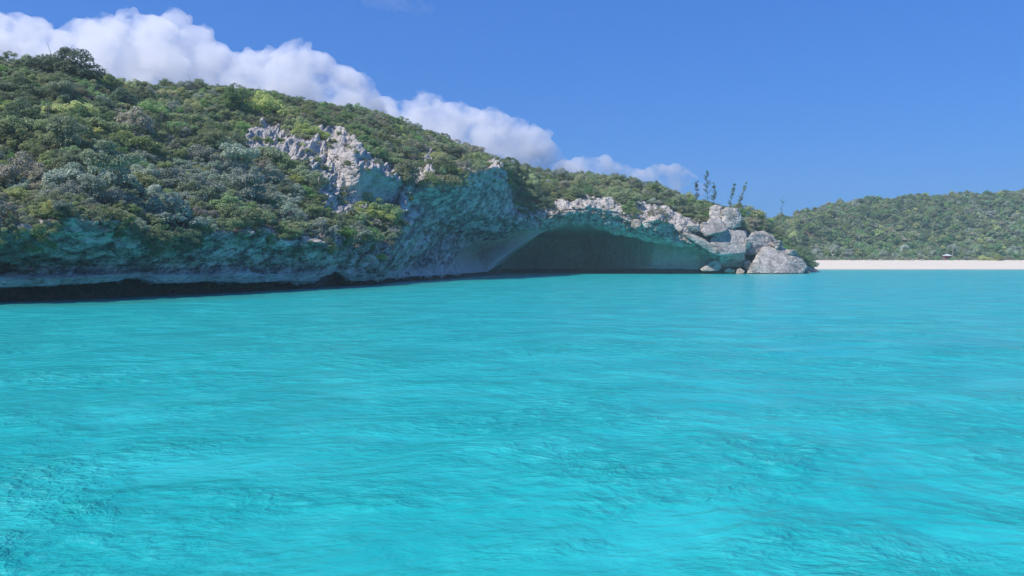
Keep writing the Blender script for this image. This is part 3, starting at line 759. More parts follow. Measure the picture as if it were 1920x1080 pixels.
boulder([(1329, 408, 177), (1331, 389, 178), (1342, 384, 179), (1354, 388, 178), (1354, 408, 177), (1340, 412, 176), (1331, 388, 186), (1354, 386, 186), (1352, 412, 185)],
        'smaller of two pitted blocks perched on top of the headland rocks', 6, 0.3)
boulder([(1352, 420, 175), (1354, 394, 176), (1366, 389, 177), (1382, 392, 177), (1391, 404, 177), (1388, 424, 176), (1372, 431, 174.5), (1358, 428, 174.5), (1356, 392, 186), (1386, 394, 186), (1388, 424, 185), (1356, 426, 184)],
        'larger pitted brownish block perched on top of the headland rocks', 7, 0.42)
boulder([(1312, 505, 172), (1338, 487, 172.5), (1352, 484, 174), (1353, 500, 172.5), (1346, 508, 171.5), (1318, 509, 171), (1330, 490, 178), (1354, 486, 180), (1352, 508, 179), (1316, 508, 178)],
        'low sunlit wedge of rock at the waterline right of the cave', 8, 0.14)
boulder([(1280, 436, 170), (1300, 442, 169.5), (1330, 456, 169.5), (1346, 470, 169.5), (1352, 482, 169.8), (1340, 478, 169.5), (1310, 460, 169.5), (1288, 446, 170), (1300, 432, 178), (1340, 448, 178), (1356, 476, 178), (1310, 462, 176)],
        'long pale sloping rib of rock above the right cave wall', 9, 0.18, k=45)
boulder([(1379, 513, 168.5), (1382, 505, 169), (1388, 502, 169.5), (1396, 508, 169), (1395, 514, 168.5), (1386, 516, 168), (1384, 505, 171.5), (1394, 508, 171.5), (1392, 514, 171)],
        'small tan rock at the waterline between slab and wedge boulder', 10, 0.12, M_TAN, name='rock', freq=1.6)
boulder([(1506, 513, 176), (1510, 504, 176.5), (1515, 505, 176.5), (1519, 511, 176), (1518, 515, 175.5), (1508, 515, 175.5), (1510, 505, 179), (1517, 507, 179), (1516, 514, 179)],
        'small tan rock at the outer foot of the wedge boulder', 11, 0.12, M_TAN, name='rock', freq=1.6)
boulder([(1183, 426, 167.2), (1185, 413, 167.4), (1194, 410, 167.6), (1202, 415, 167.4), (1201, 426, 167.2), (1192, 430, 167), (1184, 412, 171), (1204, 412, 171), (1200, 430, 171)],
        'small ochre stained rock set in the cave brow', 12, 0.22, M_TAN, name='rock', freq=1.3)
boulder([(716, 432, 97.6), (722, 423, 98.2), (736, 424, 98.2), (748, 429, 97.6), (744, 434, 97.4), (724, 436, 97), (720, 424, 101), (742, 426, 101), (736, 436, 100)],
        'thin pale shelf of rock jutting from the promontory above the bushes', 13, 0.12, name='rock', freq=1.6)
k_ = 0
for (cx, cy, rx, ry, lab) in [(462, 436, 20, 9, 'flat pinkish rock ledge at the cliff brow among low bushes'), (492, 433, 17, 7, 'pale rock ledge beside the flat pinkish ledge at the cliff brow'),
                              (590, 455, 22, 7, 'broken pale ledge at the cliff brow below the silvery bush'), (636, 447, 14, 7, 'small white rock at the brow nearest the silvery bush'),
                              (690, 492, 26, 18, 'sunlit cracked rock mass on the end of the promontory'), (708, 512, 20, 10, 'low sunlit layered rock at the foot of the promontory'), (674, 512, 17, 9, 'stepped pale rock low on the promontory beside the dark recess'),
                              (122, 362, 20, 8, 'weathered rock slab among stems left of the pale-trunked tree'), (172, 372, 18, 9, 'brown rock at the foot of the pale-trunked tree'),
                              (222, 462, 11, 12, 'white patch of rock poking out of the shaded left cliff')]:
    hp = at_pixel(cx, cy); d = (hp[1] if hp is not None else 90) - 0.2; k_ += 1
    ring = [(cx + rx * math.cos(a) * random.uniform(.75, 1.1), cy + ry * math.sin(a) * random.uniform(.75, 1.1), d + random.uniform(-.5, .3)) for a in np.linspace(0, 6.28, 8)[:-1]]
    back = [(cx + rx * .8 * math.cos(a), cy + ry * .7 * math.sin(a), d + 2.2) for a in np.linspace(0.4, 6.6, 6)[:-1]]
    boulder(ring + back, lab, 30 + k_, 0.22, freq=1.6, name='rock')

for k_, (cx, cy, rx, ry, d, lab) in enumerate([(1302, 428, 13, 8, 171.5, 'small pale rock at the upper end of the long sloping rib'), (1322, 424, 10, 7, 172.5, 'small rock wedged left of the tilted slab'),
        (1402, 456, 6, 13, 172.5, 'narrow upright rock wedged between leaning slab and craggy rock'), (1402, 497, 8, 9, 172.5, 'dark low rock in the gap left of the wedge boulder'), (1368, 508, 12, 5, 171.2, 'flat wet rock at the waterline under the shaded block'),
        (1486, 474, 12, 8, 176.5, 'rough rock capping the outer shoulder of the wedge boulder'), (1458, 458, 12, 9, 176.8, 'rough rock between craggy rock and wedge boulder'), (1345, 440, 9, 7, 171.8, 'small rock in the crevice under the tilted slab')]):
    ring = [(cx + rx * math.cos(a) * random.uniform(.75, 1.15), cy + ry * math.sin(a) * random.uniform(.75, 1.15), d + random.uniform(-.6, .4)) for a in np.linspace(0, 6.28, 8)[:-1]]
    back = [(cx + rx * .8 * math.cos(a), cy + ry * .7 * math.sin(a), d + 4) for a in np.linspace(0.4, 6.6, 6)[:-1]]
    boulder(ring + back, lab, 60 + k_, 0.3, freq=1.2, name='rock')

# ------------------------------------------------------------------ shrubs: prototypes at unit radius
def foliage_mesh(name, centres, n, L, W, seed, up=0.6, zs=0.8):
    r = np.random.default_rng(seed)
    cs = np.array(centres); k = r.choice(len(cs), n, p=cs[:, 3] ** 2 / (cs[:, 3] ** 2).sum())
    d = r.normal(size=(n, 3)); d /= np.linalg.norm(d, axis=1)[:, None]
    d[:, 2] = np.where(d[:, 2] < -0.35, -d[:, 2], d[:, 2])
    rad = cs[k, 3] * (0.55 + 0.5 * r.random(n) ** 0.6)
    p = cs[k, :3] + d * rad[:, None] * np.array([1, 1, zs])
    nn = d * 0.6 + r.normal(size=(n, 3)) * 0.5 + np.array([0, 0, up]); nn /= np.linalg.norm(nn, axis=1)[:, None]
    t = np.cross(nn, r.normal(size=(n, 3))); t /= np.linalg.norm(t, axis=1)[:, None]
    b = np.cross(nn, t)
    s = (0.65 + 0.7 * r.random(n))[:, None]
    q = np.stack([p - t * L * s, p - b * W * s + nn * 0.12 * L, p + t * L * s, p + b * W * s + nn * 0.12 * L], 1).reshape(-1, 3)
    return mesh_np(name, q, np.arange(4 * n).reshape(n, 4), False)
def stem_mesh(name, centres, seed, r0=0.035, nst=12, start=(0, 0, -0.25), trunk=0.0):
    r = np.random.default_rng(seed); cs = np.array(centres); paths = []
    pick = cs[r.permutation(len(cs))[:nst]]
    fork = np.array([start[0], start[1], start[2]]) + np.array([r.normal() * .08, r.normal() * .08, trunk])
    if trunk > 0: paths.append((np.linspace(start, fork, 5) + np.r_[0, r.normal(size=3) * .02, 0][:, None], np.linspace(r0 * 1.8, r0 * 1.2, 5)))
    for c in pick:
        a = fork + (r.normal(size=3) * 0.05 if trunk == 0 else 0); e = c[:3] + d_unit(r) * c[3] * 0.8
        m = a * 0.45 + e * 0.55 + np.array([(e[0] - a[0]) * .12, (e[1] - a[1]) * .12, -0.12]) + r.normal(size=3) * 0.07
        tt = np.linspace(0, 1, 6)[:, None]
        paths.append(((1 - tt) ** 2 * a + 2 * tt * (1 - tt) * m + tt ** 2 * e, np.linspace(r0, r0 * 0.25, 6)))
        for _ in range(2):
            s0 = (1 - .6) ** 2 * a + 2 * .6 * .4 * m + .36 * e; e2 = e + r.normal(size=3) * 0.22
            paths.append((np.linspace(s0, e2, 4) + r.normal(size=(4, 3)) * 0.02, np.linspace(r0 * .5, r0 * .15, 4)))
    v, f = tubes(paths, 4)
    return mesh_np(name, v, f)
def d_unit(r):
    d = r.normal(size=3); return d / np.linalg.norm(d)
def centres(kind, seed):
    r = np.random.default_rng(seed); out = []
    if kind == 'dome':
        ex = r.uniform(0.75, 1.25); lx, ly = r.normal(size=2) * 0.18
        for _ in range(44):
            a = r.uniform(0, 6.28); q = math.sqrt(r.random()) * 0.98; h = math.sqrt(max(0, 1 - (q / 1.0) ** 2)) * r.uniform(0.2, 0.9)
            out.append((q * math.cos(a) * ex + lx * h, q * math.sin(a) / ex + ly * h, h, r.uniform(0.12, 0.3)))
    elif kind == 'flat':
        for _ in range(24):
            a = r.uniform(0, 6.28); q = math.sqrt(r.random()) * 1.05
            out.append((q * math.cos(a), q * math.sin(a), 0.5 - 0.25 * q + r.uniform(-.12, .12), r.uniform(0.18, 0.34)))
    elif kind == 'tall':
        for _ in range(26):
            a = r.uniform(0, 6.28); q = math.sqrt(r.random()) * 0.6; h = r.uniform(0.3, 1.45) * (1 - 0.35 * q)
            out.append((q * math.cos(a), q * math.sin(a), h, r.uniform(0.18, 0.32)))
    elif kind == 'sparse':
        for _ in range(40):
            a = r.uniform(0, 6.28); q = math.sqrt(r.random()) * 0.95; h = math.sqrt(max(0, 1 - q * q)) * r.uniform(0.2, 1.0)
            out.append((q * math.cos(a), q * math.sin(a), h, r.uniform(0.10, 0.2)))
    elif kind == 'hang':
        for _ in range(30):
            a = r.uniform(0, 6.28); q = math.sqrt(r.random()) * 0.8
            out.append((q * math.cos(a), q * math.sin(a), r.uniform(-0.9, 0.5) * (1 - 0.3 * q), r.uniform(0.16, 0.3)))
    return out
PROTO = {}
for kind, vs, n, L, W in (('dome', 3, 5200, 0.045, 0.023), ('flat', 3, 4600, 0.045, 0.023), ('tall', 2, 5200, 0.043, 0.022), ('sparse', 3, 3000, 0.042, 0.018), ('hang', 2, 4600, 0.045, 0.017)):
    PROTO[kind] = []
    for q in range(vs):
        c = centres(kind, 500 + 13 * q + len(kind))
        PROTO[kind].append((foliage_mesh('foliage_' + kind, c, n, L, W, 600 + q, 0.6), stem_mesh('stems_' + kind, c, 700 + q, 0.03 if kind != 'sparse' else 0.026, 20 if kind == 'sparse' else 11)))
LOWPOLY = []
for q in range(4):
    c = centres('dome' if q < 3 else 'tall', 800 + q)
    LOWPOLY.append(foliage_mesh('far_foliage', c, 620, 0.13, 0.08, 850 + q, 0.4))
for lst in PROTO.values():
    for fme, sme_ in lst:
        fme.materials.append(M_LEAF['olive']); sme_.materials.append(M_BARK)

def shrub(loc, scale, kind, var, mat, label, group=None, rz=None, name='shrub', cat='shrub', bark=None):
    r = empty(name, loc, random.uniform(0, 6.28) if rz is None else rz, scale)
    fme, sm = PROTO[kind][var % len(PROTO[kind])]
    f = obj('foliage', fme, None, r); f.material_slots[0].link = 'OBJECT'; f.material_slots[0].material = M_LEAF[mat]
    s = obj('stems', sm, None, r)
    if bark: s.material_slots[0].link = 'OBJECT'; s.material_slots[0].material = bark
    return tag(r, label, cat, group)

LAND = []
placed = []      # (x, y, r) of the singled-out plants
def special(px, py, rad_px, kind, mat, label, zs=1.0, name='shrub', cat='shrub', sink=0.3, bark=None, var=0, drop=0.35):
    """a plant one can point to: its crown centred near that pixel, rooted on the ground below it"""
    hp = at_pixel(px, py + rad_px * drop)
    if hp is None:
        for k in range(1, 30):
            hp = at_pixel(px, py + rad_px * drop + 4 * k)
            if hp is not None: break
    if hp is None: return None
    LAND.append((px, py, label))
    s = rad_px * hp[1] / F
    placed.append((hp[0], hp[1], s * 0.8))
    return shrub((hp[0], hp[1] + s * 0.25, hp[2] - sink * s * 0.4), (s, s, s * zs), kind, var, mat, label, None, name=name, cat=cat, bark=bark)

special(90, 118, 62, 'dome', 'deep', 'dark green dense tree crowning the highest left end of the ridge', 0.95, 'tree', 'tree')
special(160, 142, 34, 'dome', 'deep', 'dark rounded shrub stepping down right of the ridge-top tree', 0.9, var=1)
special(486, 198, 54, 'dome', 'lime', 'bright yellow-green leafy tree near the hilltop above the pale outcrop', 1.05, 'tree', 'tree', var=1)
special(446, 194, 36, 'dome', 'lime', 'small bright yellow-green bush joined to the bright tree on the hilltop', 1.0, var=2)
special(262, 200, 46, 'flat', 'green', 'fresh green dense shrub at the middle of the left slope below the skyline', 0.9)
special(320, 228, 42, 'flat', 'green', 'fresh green spreading shrub with flat layers sloping down to the right', 0.7, var=1)
special(120, 205, 40, 'dome', 'yellow', 'yellow-green large-leaved bush high on the left slope', 0.9)
special(30, 205, 36, 'dome', 'yellow', 'yellow-green bush beside the photograph left edge high on the slope', 0.9, var=1)
special(238, 262, 48, 'dome', 'olive', 'broad olive rounded bush above the pale-trunked tree', 0.8, var=2)
special(648, 428, 58, 'sparse', 'silver', 'large silvery grey-green bush overhanging the promontory', 0.85, sink=0.5)
special(600, 425, 40, 'sparse', 'silver', 'smaller silvery bush left of the large silvery bush', 0.85, var=1)
special(690, 395, 40, 'dome', 'yellow', 'yellow-green bush growing just above the large silvery bush', 0.85, var=1)
special(715, 440, 30, 'sparse', 'olive', 'thin olive bush at the outer corner of the promontory', 0.9, var=2)
special(560, 420, 36, 'dome', 'olive', 'olive bush at the brow left of the silvery bushes', 0.9, var=0)
special(525, 395, 42, 'sparse', 'silver', 'grey-green bush on the slope uphill of the cliff brow ledges', 0.9, var=2)
special(708, 482, 14, 'dome', 'yellow', 'small yellow-green tuft on the sunlit rocks of the promontory', 0.9)
special(838, 425, 12, 'sparse', 'olive', 'small bush clinging to the middle of the tall shaded cliff', 0.9)
special(705, 222, 18, 'sparse', 'dry', 'rust-brown dry bush on the skyline above the tall cliff', 1.1)
special(870, 262, 34, 'dome', 'dry', 'brownish dry bush just below the skyline above the tall cliff', 0.7, var=1)
special(1312, 384, 26, 'dome', 'green', 'fresh green bush behind the perched blocks of the headland', 1.0, var=1)
special(1290, 372, 22, 'dome', 'lime', 'bright green bush left of the perched blocks near the saplings', 1.0, var=2)
special(1400, 398, 30, 'dome', 'olive', 'olive bush right of the perched blocks under the leaning saplings', 1.0)
special(1432, 424, 24, 'sparse', 'olive', 'loose olive bush spilling down behind the dark craggy rock', 1.0, var=1)
for _k, (_x, _y, _r, _m, _l) in enumerate([(1450, 436, 17, 'olive', 'olive bush above the craggy rock on the headland tail'), (1466, 450, 15, 'green', 'green bush lower on the headland tail right of the craggy rock'), (1482, 462, 13, 'olive', 'olive bush beside the palm at the end of the headland tail'),
        (1497, 474, 11, 'deep', 'dark low bush at the very end of the headland tail'), (1415, 410, 18, 'olive', 'olive bush on the skyline right of the leaning saplings'), (1440, 420, 15, 'deep', 'dark bush on the skyline between leaning saplings and bare sapling'), (1384, 388, 16, 'green', 'green bush at the foot of the leaning saplings'), (1344, 380, 16, 'deep', 'dark green bush at the foot of the sapling trio')]):
    special(_x, _y, _r, 'dome', _m, _l, 1.0, var=_k)
special(1356, 452, 9, 'sparse', 'deep', 'small dark tuft growing on the big leaning slab', 0.8)
special(1062, 336, 22, 'dome', 'deep', 'dark green domed bush on the ridge left above the cave', 0.9)
special(1118, 338, 26, 'dome', 'green', 'rounded green bush on the ridge directly above the cave', 0.9, var=2)
special(985, 360, 24, 'dome', 'olive', 'olive bush on the rocky slope left of the cave arch', 0.9, var=1)
special(1010, 388, 14, 'sparse', 'olive', 'small loose bush on the rock just above the left of the arch', 0.9, var=1)
special(1232, 395, 20, 'sparse', 'dry', 'grey twiggy bush among the rocks right of the cave brow', 0.9)
special(60, 420, 42, 'hang', 'olive', 'drooping olive bush hanging over the cliff at the left edge', 1.0)
special(20, 450, 34, 'hang', 'silver', 'grey-green bush hanging lowest over the cliff at the left edge', 1.0, var=1)
special(285, 425, 40, 'hang', 'olive', 'olive bush trailing down the shaded cliff right of the pale-trunked tree', 1.1, var=1)
special(340, 428, 36, 'hang', 'deep', 'dark bush trailing down the shaded cliff beside a paler trailing bush', 1.0)
special(395, 412, 30, 'hang', 'olive', 'short trailing olive bush at the brow left of the flat ledges', 0.9, var=1)

# pale-trunked tree on the left slope
def branching(base, height, lean, seed, r0, levels=3, spread=0.5, n0=3):
    r = np.random.default_rng(seed); paths = []; tips = []
    def grow(p, d, L, rad, lev):
        pts = [p]; n = 5
        for _ in range(n):
            d = d + r.normal(size=3) * 0.12 + np.array([0, 0, 0.04]); d /= np.linalg.norm(d)
            pts.append(pts[-1] + d * L / n)
        paths.append((np.array(pts), np.linspace(rad, rad * 0.55, n + 1)))
        if lev == 0: tips.append(pts[-1]); return
        for _ in range(n0 if lev == levels else 3):
            e = d + r.normal(size=3) * spread; e[2] = abs(e[2]) * 0.8 + 0.15; e /= np.linalg.norm(e)
            k = r.integers(2, n + 1)
            grow(pts[k] if lev < levels else pts[-1], e, L * r.uniform(0.55, 0.8), rad * 0.5, lev - 1)
    grow(np.array(base, float), np.array([lean[0], lean[1], 1.0]), height, r0, levels)
    return paths, np.array(tips)
hp = at_pixel(184, 372)
root = empty('tree', hp)
paths, tips = branching((0, 0, -0.3), 1.9, (-0.02, 0), 25, 0.09, 3, 0.55)
v, f = tubes(paths, 6)
tr = obj('trunk', mesh_np('trunk', v, f), M_PALE_BARK, root)
cs = [(t_[0], t_[1], t_[2] + .1, random.uniform(.5, .8)) for t_ in tips]
cr = obj('crown', foliage_mesh('crown', cs, 4200, 0.10, 0.05, 31, 0.6, 0.6), M_LEAF['grey'], root)
tag(root, 'pale-trunked tree with forked grey limbs and thin olive crown on the left slope', 'tree')
placed.append((hp[0], hp[1], 1.6))

# ------------------------------------------------------------------ scattered scrub
Tf = T; nz = N1.reshape(-1, 3)[:, 2]
area = np.linalg.norm(np.cross(np.gradient(Tg, axis=0), np.gradient(Tg, axis=1)), axis=2).ravel()
hx, hy = project(Tf)
okv = (vf_ > 8.0) & (vf_ < 14.4) & (Tf[:, 2] > 1.2) & (hx > -500) & (bare < 0.35) & (N0.reshape(-1, 3)[:, 2] > 0.15)
dens = np.where(okv, area, 0.0) * np.where(vf_ > 13.3, 0.35, 1.0)
tot = dens.sum()
cand = rng.choice(len(Tf), 80000, p=dens / tot)
cell = {}
pts = []
for (x, y, r) in placed: cell.setdefault((int(x // 4), int(y // 4)), []).append((x, y, r))
for c in cand:
    x, y, z = Tf[c]
    r = (0.8 + 1.9 * random.random() ** 2.2) * (1.0 + 0.2 * (y > 110))
    kx, ky = int(x // 4), int(y // 4); bad = False
    for i in (-1, 0, 1):
        for j in (-1, 0, 1):
            for (a, b, s) in cell.get((kx + i, ky + j), ()):
                if (a - x) ** 2 + (b - y) ** 2 < (0.46 * (s + r)) ** 2: bad = True; break
            if bad: break
        if bad: break
    if bad: continue
    cell.setdefault((kx, ky), []).append((x, y, r)); pts.append((x, y, z, r, hx[c], hy[c], vf_[c]))
pts = np.array(pts)
# sparse tufts on the bare rock
bb = np.where((bare >= 0.35) & (vf_ > 7.6) & (vf_ < 13.2) & (facet < 0.2) & (Tf[:, 2] > 2), area, 0)
for c in rng.choice(len(Tf), 330, p=bb / bb.sum()):
    x, y, z = Tf[c]; pts = np.vstack([pts, (x, y, z - 0.1, random.uniform(.3, .75), hx[c], hy[c], 8.5)])
vis = np.array([visible((p[0], p[1], p[2] + p[3] * 1.1)) for p in pts])
inframe = (pts[:, 4] > -40) & (pts[:, 4] < 1960)
patch = fbm(pts[:, :3] * 0.07, 3, 951) + 0.35 * rng.normal(size=len(pts))
patch2 = fbm(pts[:, :3] * 0.05 + 40, 3, 961) + 0.3 * rng.normal(size=len(pts))
def pick_mat(a, b, px, v):
    if px < 560 and v < 10.2 and b > 0.12: return 'silver'
    if a > 0.55: return 'deep'
    if a > 0.22: return 'green' if b < 0.25 else 'olive'
    if a < -0.62: return 'yellow'
    if a < -0.5: return 'dry'
    if b > 0.48: return 'silver'
    if b < -0.55: return 'deep'
    return 'olive'
KINDS = ['dome', 'dome', 'dome', 'flat', 'sparse', 'sparse', 'tall']
pts[:, 3] = np.where(pts[:, 6] > 11.8, np.minimum(pts[:, 3], 1.7), pts[:, 3])
spec = [(pick_mat(a, b, p[4], p[6]), random.choice(KINDS if p[6] < 11.8 else KINDS[:5]), random.randrange(3)) for a, b, p in zip(patch, patch2, pts)]
MATW = {'olive': 'olive green', 'deep': 'dark green', 'green': 'fresh green', 'yellow': 'yellow-green', 'silver': 'silvery grey-green', 'dry': 'dry brown'}
def zone(px, v):
    if px < 560: return ('along the left cliff brow', 'left cliff brow') if v < 8.9 else ('in the dense scrub of the left hillside', 'left hillside')
    if px < 950: return ('on the slope above the tall cliff', 'slope above the tall cliff')
    return ('on the rocky ground over the sea cave', 'ground over the sea cave')
size = pts[:, 3] / pts[:, 1] * np.where(vis & inframe & (pts[:, 6] < 13.2), 1, 0)
order = np.argsort(-size)
single = set(order[:232].tolist())
LAND += [(184, 340, 'pale-trunked tree'), (610, 300, 'pale rocky outcrop'), (705, 350, 'smooth shaded rock facet'), (860, 400, 'tall fluted cliff'), (1090, 400, 'cave arch'), (1360, 400, 'perched blocks'), (470, 435, 'flat pinkish ledge')]
SHORT = {'dark green dense tree crowning the highest left end of the ridge': 'dark ridge-top tree', 'bright yellow-green leafy tree near the hilltop above the pale outcrop': 'bright yellow-green tree',
  'fresh green spreading shrub with flat layers sloping down to the right': 'flat-layered fresh green shrub', 'yellow-green large-leaved bush high on the left slope': 'yellow-green large-leaved bush',
  'large silvery grey-green bush overhanging the promontory': 'large silvery overhanging bush', 'rust-brown dry bush on the skyline above the tall cliff': 'rust-brown skyline bush',
  'broad olive rounded bush above the pale-trunked tree': 'broad olive bush', 'dark green domed bush on the ridge left above the cave': 'dark domed bush above the cave',
  'fresh green bush behind the perched blocks of the headland': 'fresh green bush by the perched blocks', 'drooping olive bush hanging over the cliff at the left edge': 'drooping bush at the left edge',
  'olive bush trailing down the shaded cliff right of the pale-trunked tree': 'olive bush trailing down the cliff', 'brownish dry bush just below the skyline above the tall cliff': 'brownish bush below the skyline'}
marks = [(x, y, SHORT.get(l, l)) for x, y, l in LAND if l in SHORT or len(l.split()) <= 4]
bucket = {}
for i in order[:232]:
    p = pts[i]; cx, cy = p[4], p[5] - p[3] / p[1] * F * 0.5
    mx, my, ml = min(marks, key=lambda q: (q[0] - cx) ** 2 + (q[1] - cy) ** 2)
    dx, dy = cx - mx, cy - my
    dr = ('right of' if dx > 0 else 'left of') if abs(dx) > 1.6 * abs(dy) else ('above' if dy < 0 else 'below') if abs(dy) > 1.6 * abs(dx) else ('above and ' if dy < 0 else 'below and ') + ('right of' if dx > 0 else 'left of')
    bucket.setdefault((spec[i][0], dr, ml), []).append((math.hypot(dx, dy), i))
RANK = ['closest', 'second closest', 'third closest', 'fourth closest', 'fifth closest', 'sixth closest', 'seventh closest', 'eighth closest', 'ninth closest', 'tenth closest', 'eleventh closest', 'twelfth closest', 'thirteenth closest', 'fourteenth closest', 'fifteenth closest', 'sixteenth closest']
LAB = {}
for (m, dr, ml), lst in bucket.items():
    for k, (_, i) in enumerate(sorted(lst)):
        LAB[i] = '%s shrub %s the %s%s' % (MATW[m], dr, ml, '' if len(lst) == 1 else ', %s' % RANK[min(k, 15)])
rest = []
for i, p in enumerate(pts):
    m, kd, va = spec[i]
    if i in single:
        shrub((p[0], p[1], p[2] - 0.12 * p[3]), (p[3], p[3], p[3] * random.uniform(0.8, 1.25)), kd, va, m, LAB[i], 'scrub bushes on the headland')
    elif vis[i] or p[4] < 0 or random.random() < 0.35:
        rest.append((p[0], p[1], p[2] - 0.12 * p[3], p[3], m, kd, va))

hg = np.where((vf_ > 7.35) & (vf_ < 8.3) & (uf > 1.0) & (uf < 8.6), area, 0)
hg *= np.where((hx > 85) & (hx < 205), 0.25, 1.0) * np.where((hx > 420) & (hx < 530), 0.3, 1.0) * np.where(vf_ < 7.8, 0.4, 1)
for c in rng.choice(len(Tf), 120, p=hg / hg.sum()):
    x, y, z = Tf[c]; r_ = random.uniform(0.4, 1.0)
    rest.append((x, y, z, r_, random.choice(['olive', 'olive', 'silver', 'deep']), 'hang', random.randrange(2)))

def scatter(name, items, protos, label):
    """items: (x,y,z,scale,proto index): one object whose points carry instances of the unlinked prototypes"""
    coll = bpy.data.collections.new(name + '_kit')
    for k, (me_, mt) in enumerate(protos):
        o = bpy.data.objects.new('%s_kit_%03d' % (name, k), me_)
        coll.objects.link(o)
        if me_.materials: o.material_slots[0].link = 'OBJECT'; o.material_slots[0].material = mt
    me = bpy.data.meshes.new(name); n = len(items); arr = np.array(items, float)
    me.vertices.add(n); me.vertices.foreach_set('co', arr[:, :3].astype(np.float32).ravel())
    a1 = me.attributes.new('size', 'FLOAT', 'POINT'); a1.data.foreach_set('value', arr[:, 3].astype(np.float32))
    a2 = me.attributes.new('which', 'INT', 'POINT'); a2.data.foreach_set('value', arr[:, 4].astype(np.int32))
    a3 = me.attributes.new('turn', 'FLOAT', 'POINT'); a3.data.foreach_set('value', (rng.random(n) * 6.28).astype(np.float32))
    o = obj(name, me)
    ng = bpy.data.node_groups.new(name + '_scatter', 'GeometryNodeTree')
    ng.interface.new_socket('Geometry', in_out='INPUT', socket_type='NodeSocketGeometry')
    ng.interface.new_socket('Geometry', in_out='OUTPUT', socket_type='NodeSocketGeometry')
    N = ng.nodes.new; Lk = ng.links.new
    gi = N('NodeGroupInput'); go = N('NodeGroupOutput'); m2p = N('GeometryNodeMeshToPoints'); iop = N('GeometryNodeInstanceOnPoints')
    ci = N('GeometryNodeCollectionInfo'); ci.inputs['Collection'].default_value = coll; ci.inputs['Separate Children'].default_value = True; ci.inputs['Reset Children'].default_value = True
    def at(nm, ty):
        q = N('GeometryNodeInputNamedAttribute'); q.data_type = ty; q.inputs['Name'].default_value = nm; return q.outputs[0]
    cx = N('ShaderNodeCombineXYZ'); Lk(at('turn', 'FLOAT'), cx.inputs[2])
    Lk(gi.outputs[0], m2p.inputs[0]); Lk(m2p.outputs[0], iop.inputs['Points']); Lk(ci.outputs[0], iop.inputs['Instance'])
    iop.inputs['Pick Instance'].default_value = True
    Lk(at('which', 'INT'), iop.inputs['Instance Index']); Lk(cx.outputs[0], iop.inputs['Rotation']); Lk(at('size', 'FLOAT'), iop.inputs['Scale'])
    Lk(iop.outputs[0], go.inputs[0])
    md = o.modifiers.new('scatter', 'NODES'); md.node_group = ng
    return tag(o, label, None, kind='stuff')
protos = []; index = {}
for kd, lst in PROTO.items():
    for va, (fme, sm) in enumerate(lst):
        for m in MATW: index[(kd, va, m)] = len(protos); protos.append((fme, M_LEAF[m]))
        index[(kd, va, None)] = len(protos); protos.append((sm, M_BARK))
items = []
for (x, y, z, s, m, kd, va) in rest:
    va = va % len(PROTO[kd]); items.append((x, y, z, s, index[(kd, va, m)]))
    if y < 130: items.append((x, y, z, s, index[(kd, va, None)]))
scatter('hillside_scrub', items, protos, 'dense low scrub filling the hillside between the larger bushes')

# scrub on the far hill
fi = []
fq = FG.reshape(-1, 3); fxx, fyy = project(fq)
prow = np.repeat(np.arange(nfv)[None, :], nfu, 0).ravel()
ok = (fq[:, 1] > 310) & (prow < 94) & (fxx > 1340) & (fxx < 2150)
ar = np.linalg.norm(np.cross(np.gradient(FG, axis=0), np.gradient(FG, axis=1)), axis=2).ravel() * ok
bald = (fbm(fq * 0.05, 3, 981) > 0.42) & (fxx > 1780) & (fyy < 445)
ar = ar * np.where(bald, 0.25, 1)
sel = rng.choice(len(fq), 14000, p=ar / ar.sum())
fm = ['olive', 'deep', 'green', 'yellow', 'silver', 'dry', 'lime']
fprot = [(me_, M_LEAF[m]) for me_ in LOWPOLY for m in fm]
for me_ in LOWPOLY: me_.materials.append(M_LEAF['olive'])
pa = fbm(fq[sel] * 0.035, 3, 991) + 0.35 * rng.normal(size=len(sel)); pb = fbm(fq[sel] * 0.03 + 30, 3, 992) + 0.35 * rng.normal(size=len(sel))
for i, c in enumerate(sel):
    x, y, z = fq[c] + np.array([rng.normal() * 1.2, rng.normal() * 1.2, 0])
    m = 1 if pa[i] > 0.45 else 2 if pa[i] > 0.15 else 3 if pa[i] < -0.6 else 5 if pa[i] < -0.52 else 4 if pb[i] > 0.42 else 1 if pb[i] < -0.5 else 0
    fi.append((x, y, z - 0.3, 0.9 + 1.7 * rng.random() ** 2.0, rng.integers(0, 4) * len(fm) + m))
scatter('far_scrub', fi, fprot, 'mass of green scrub covering the far hill behind the beach')

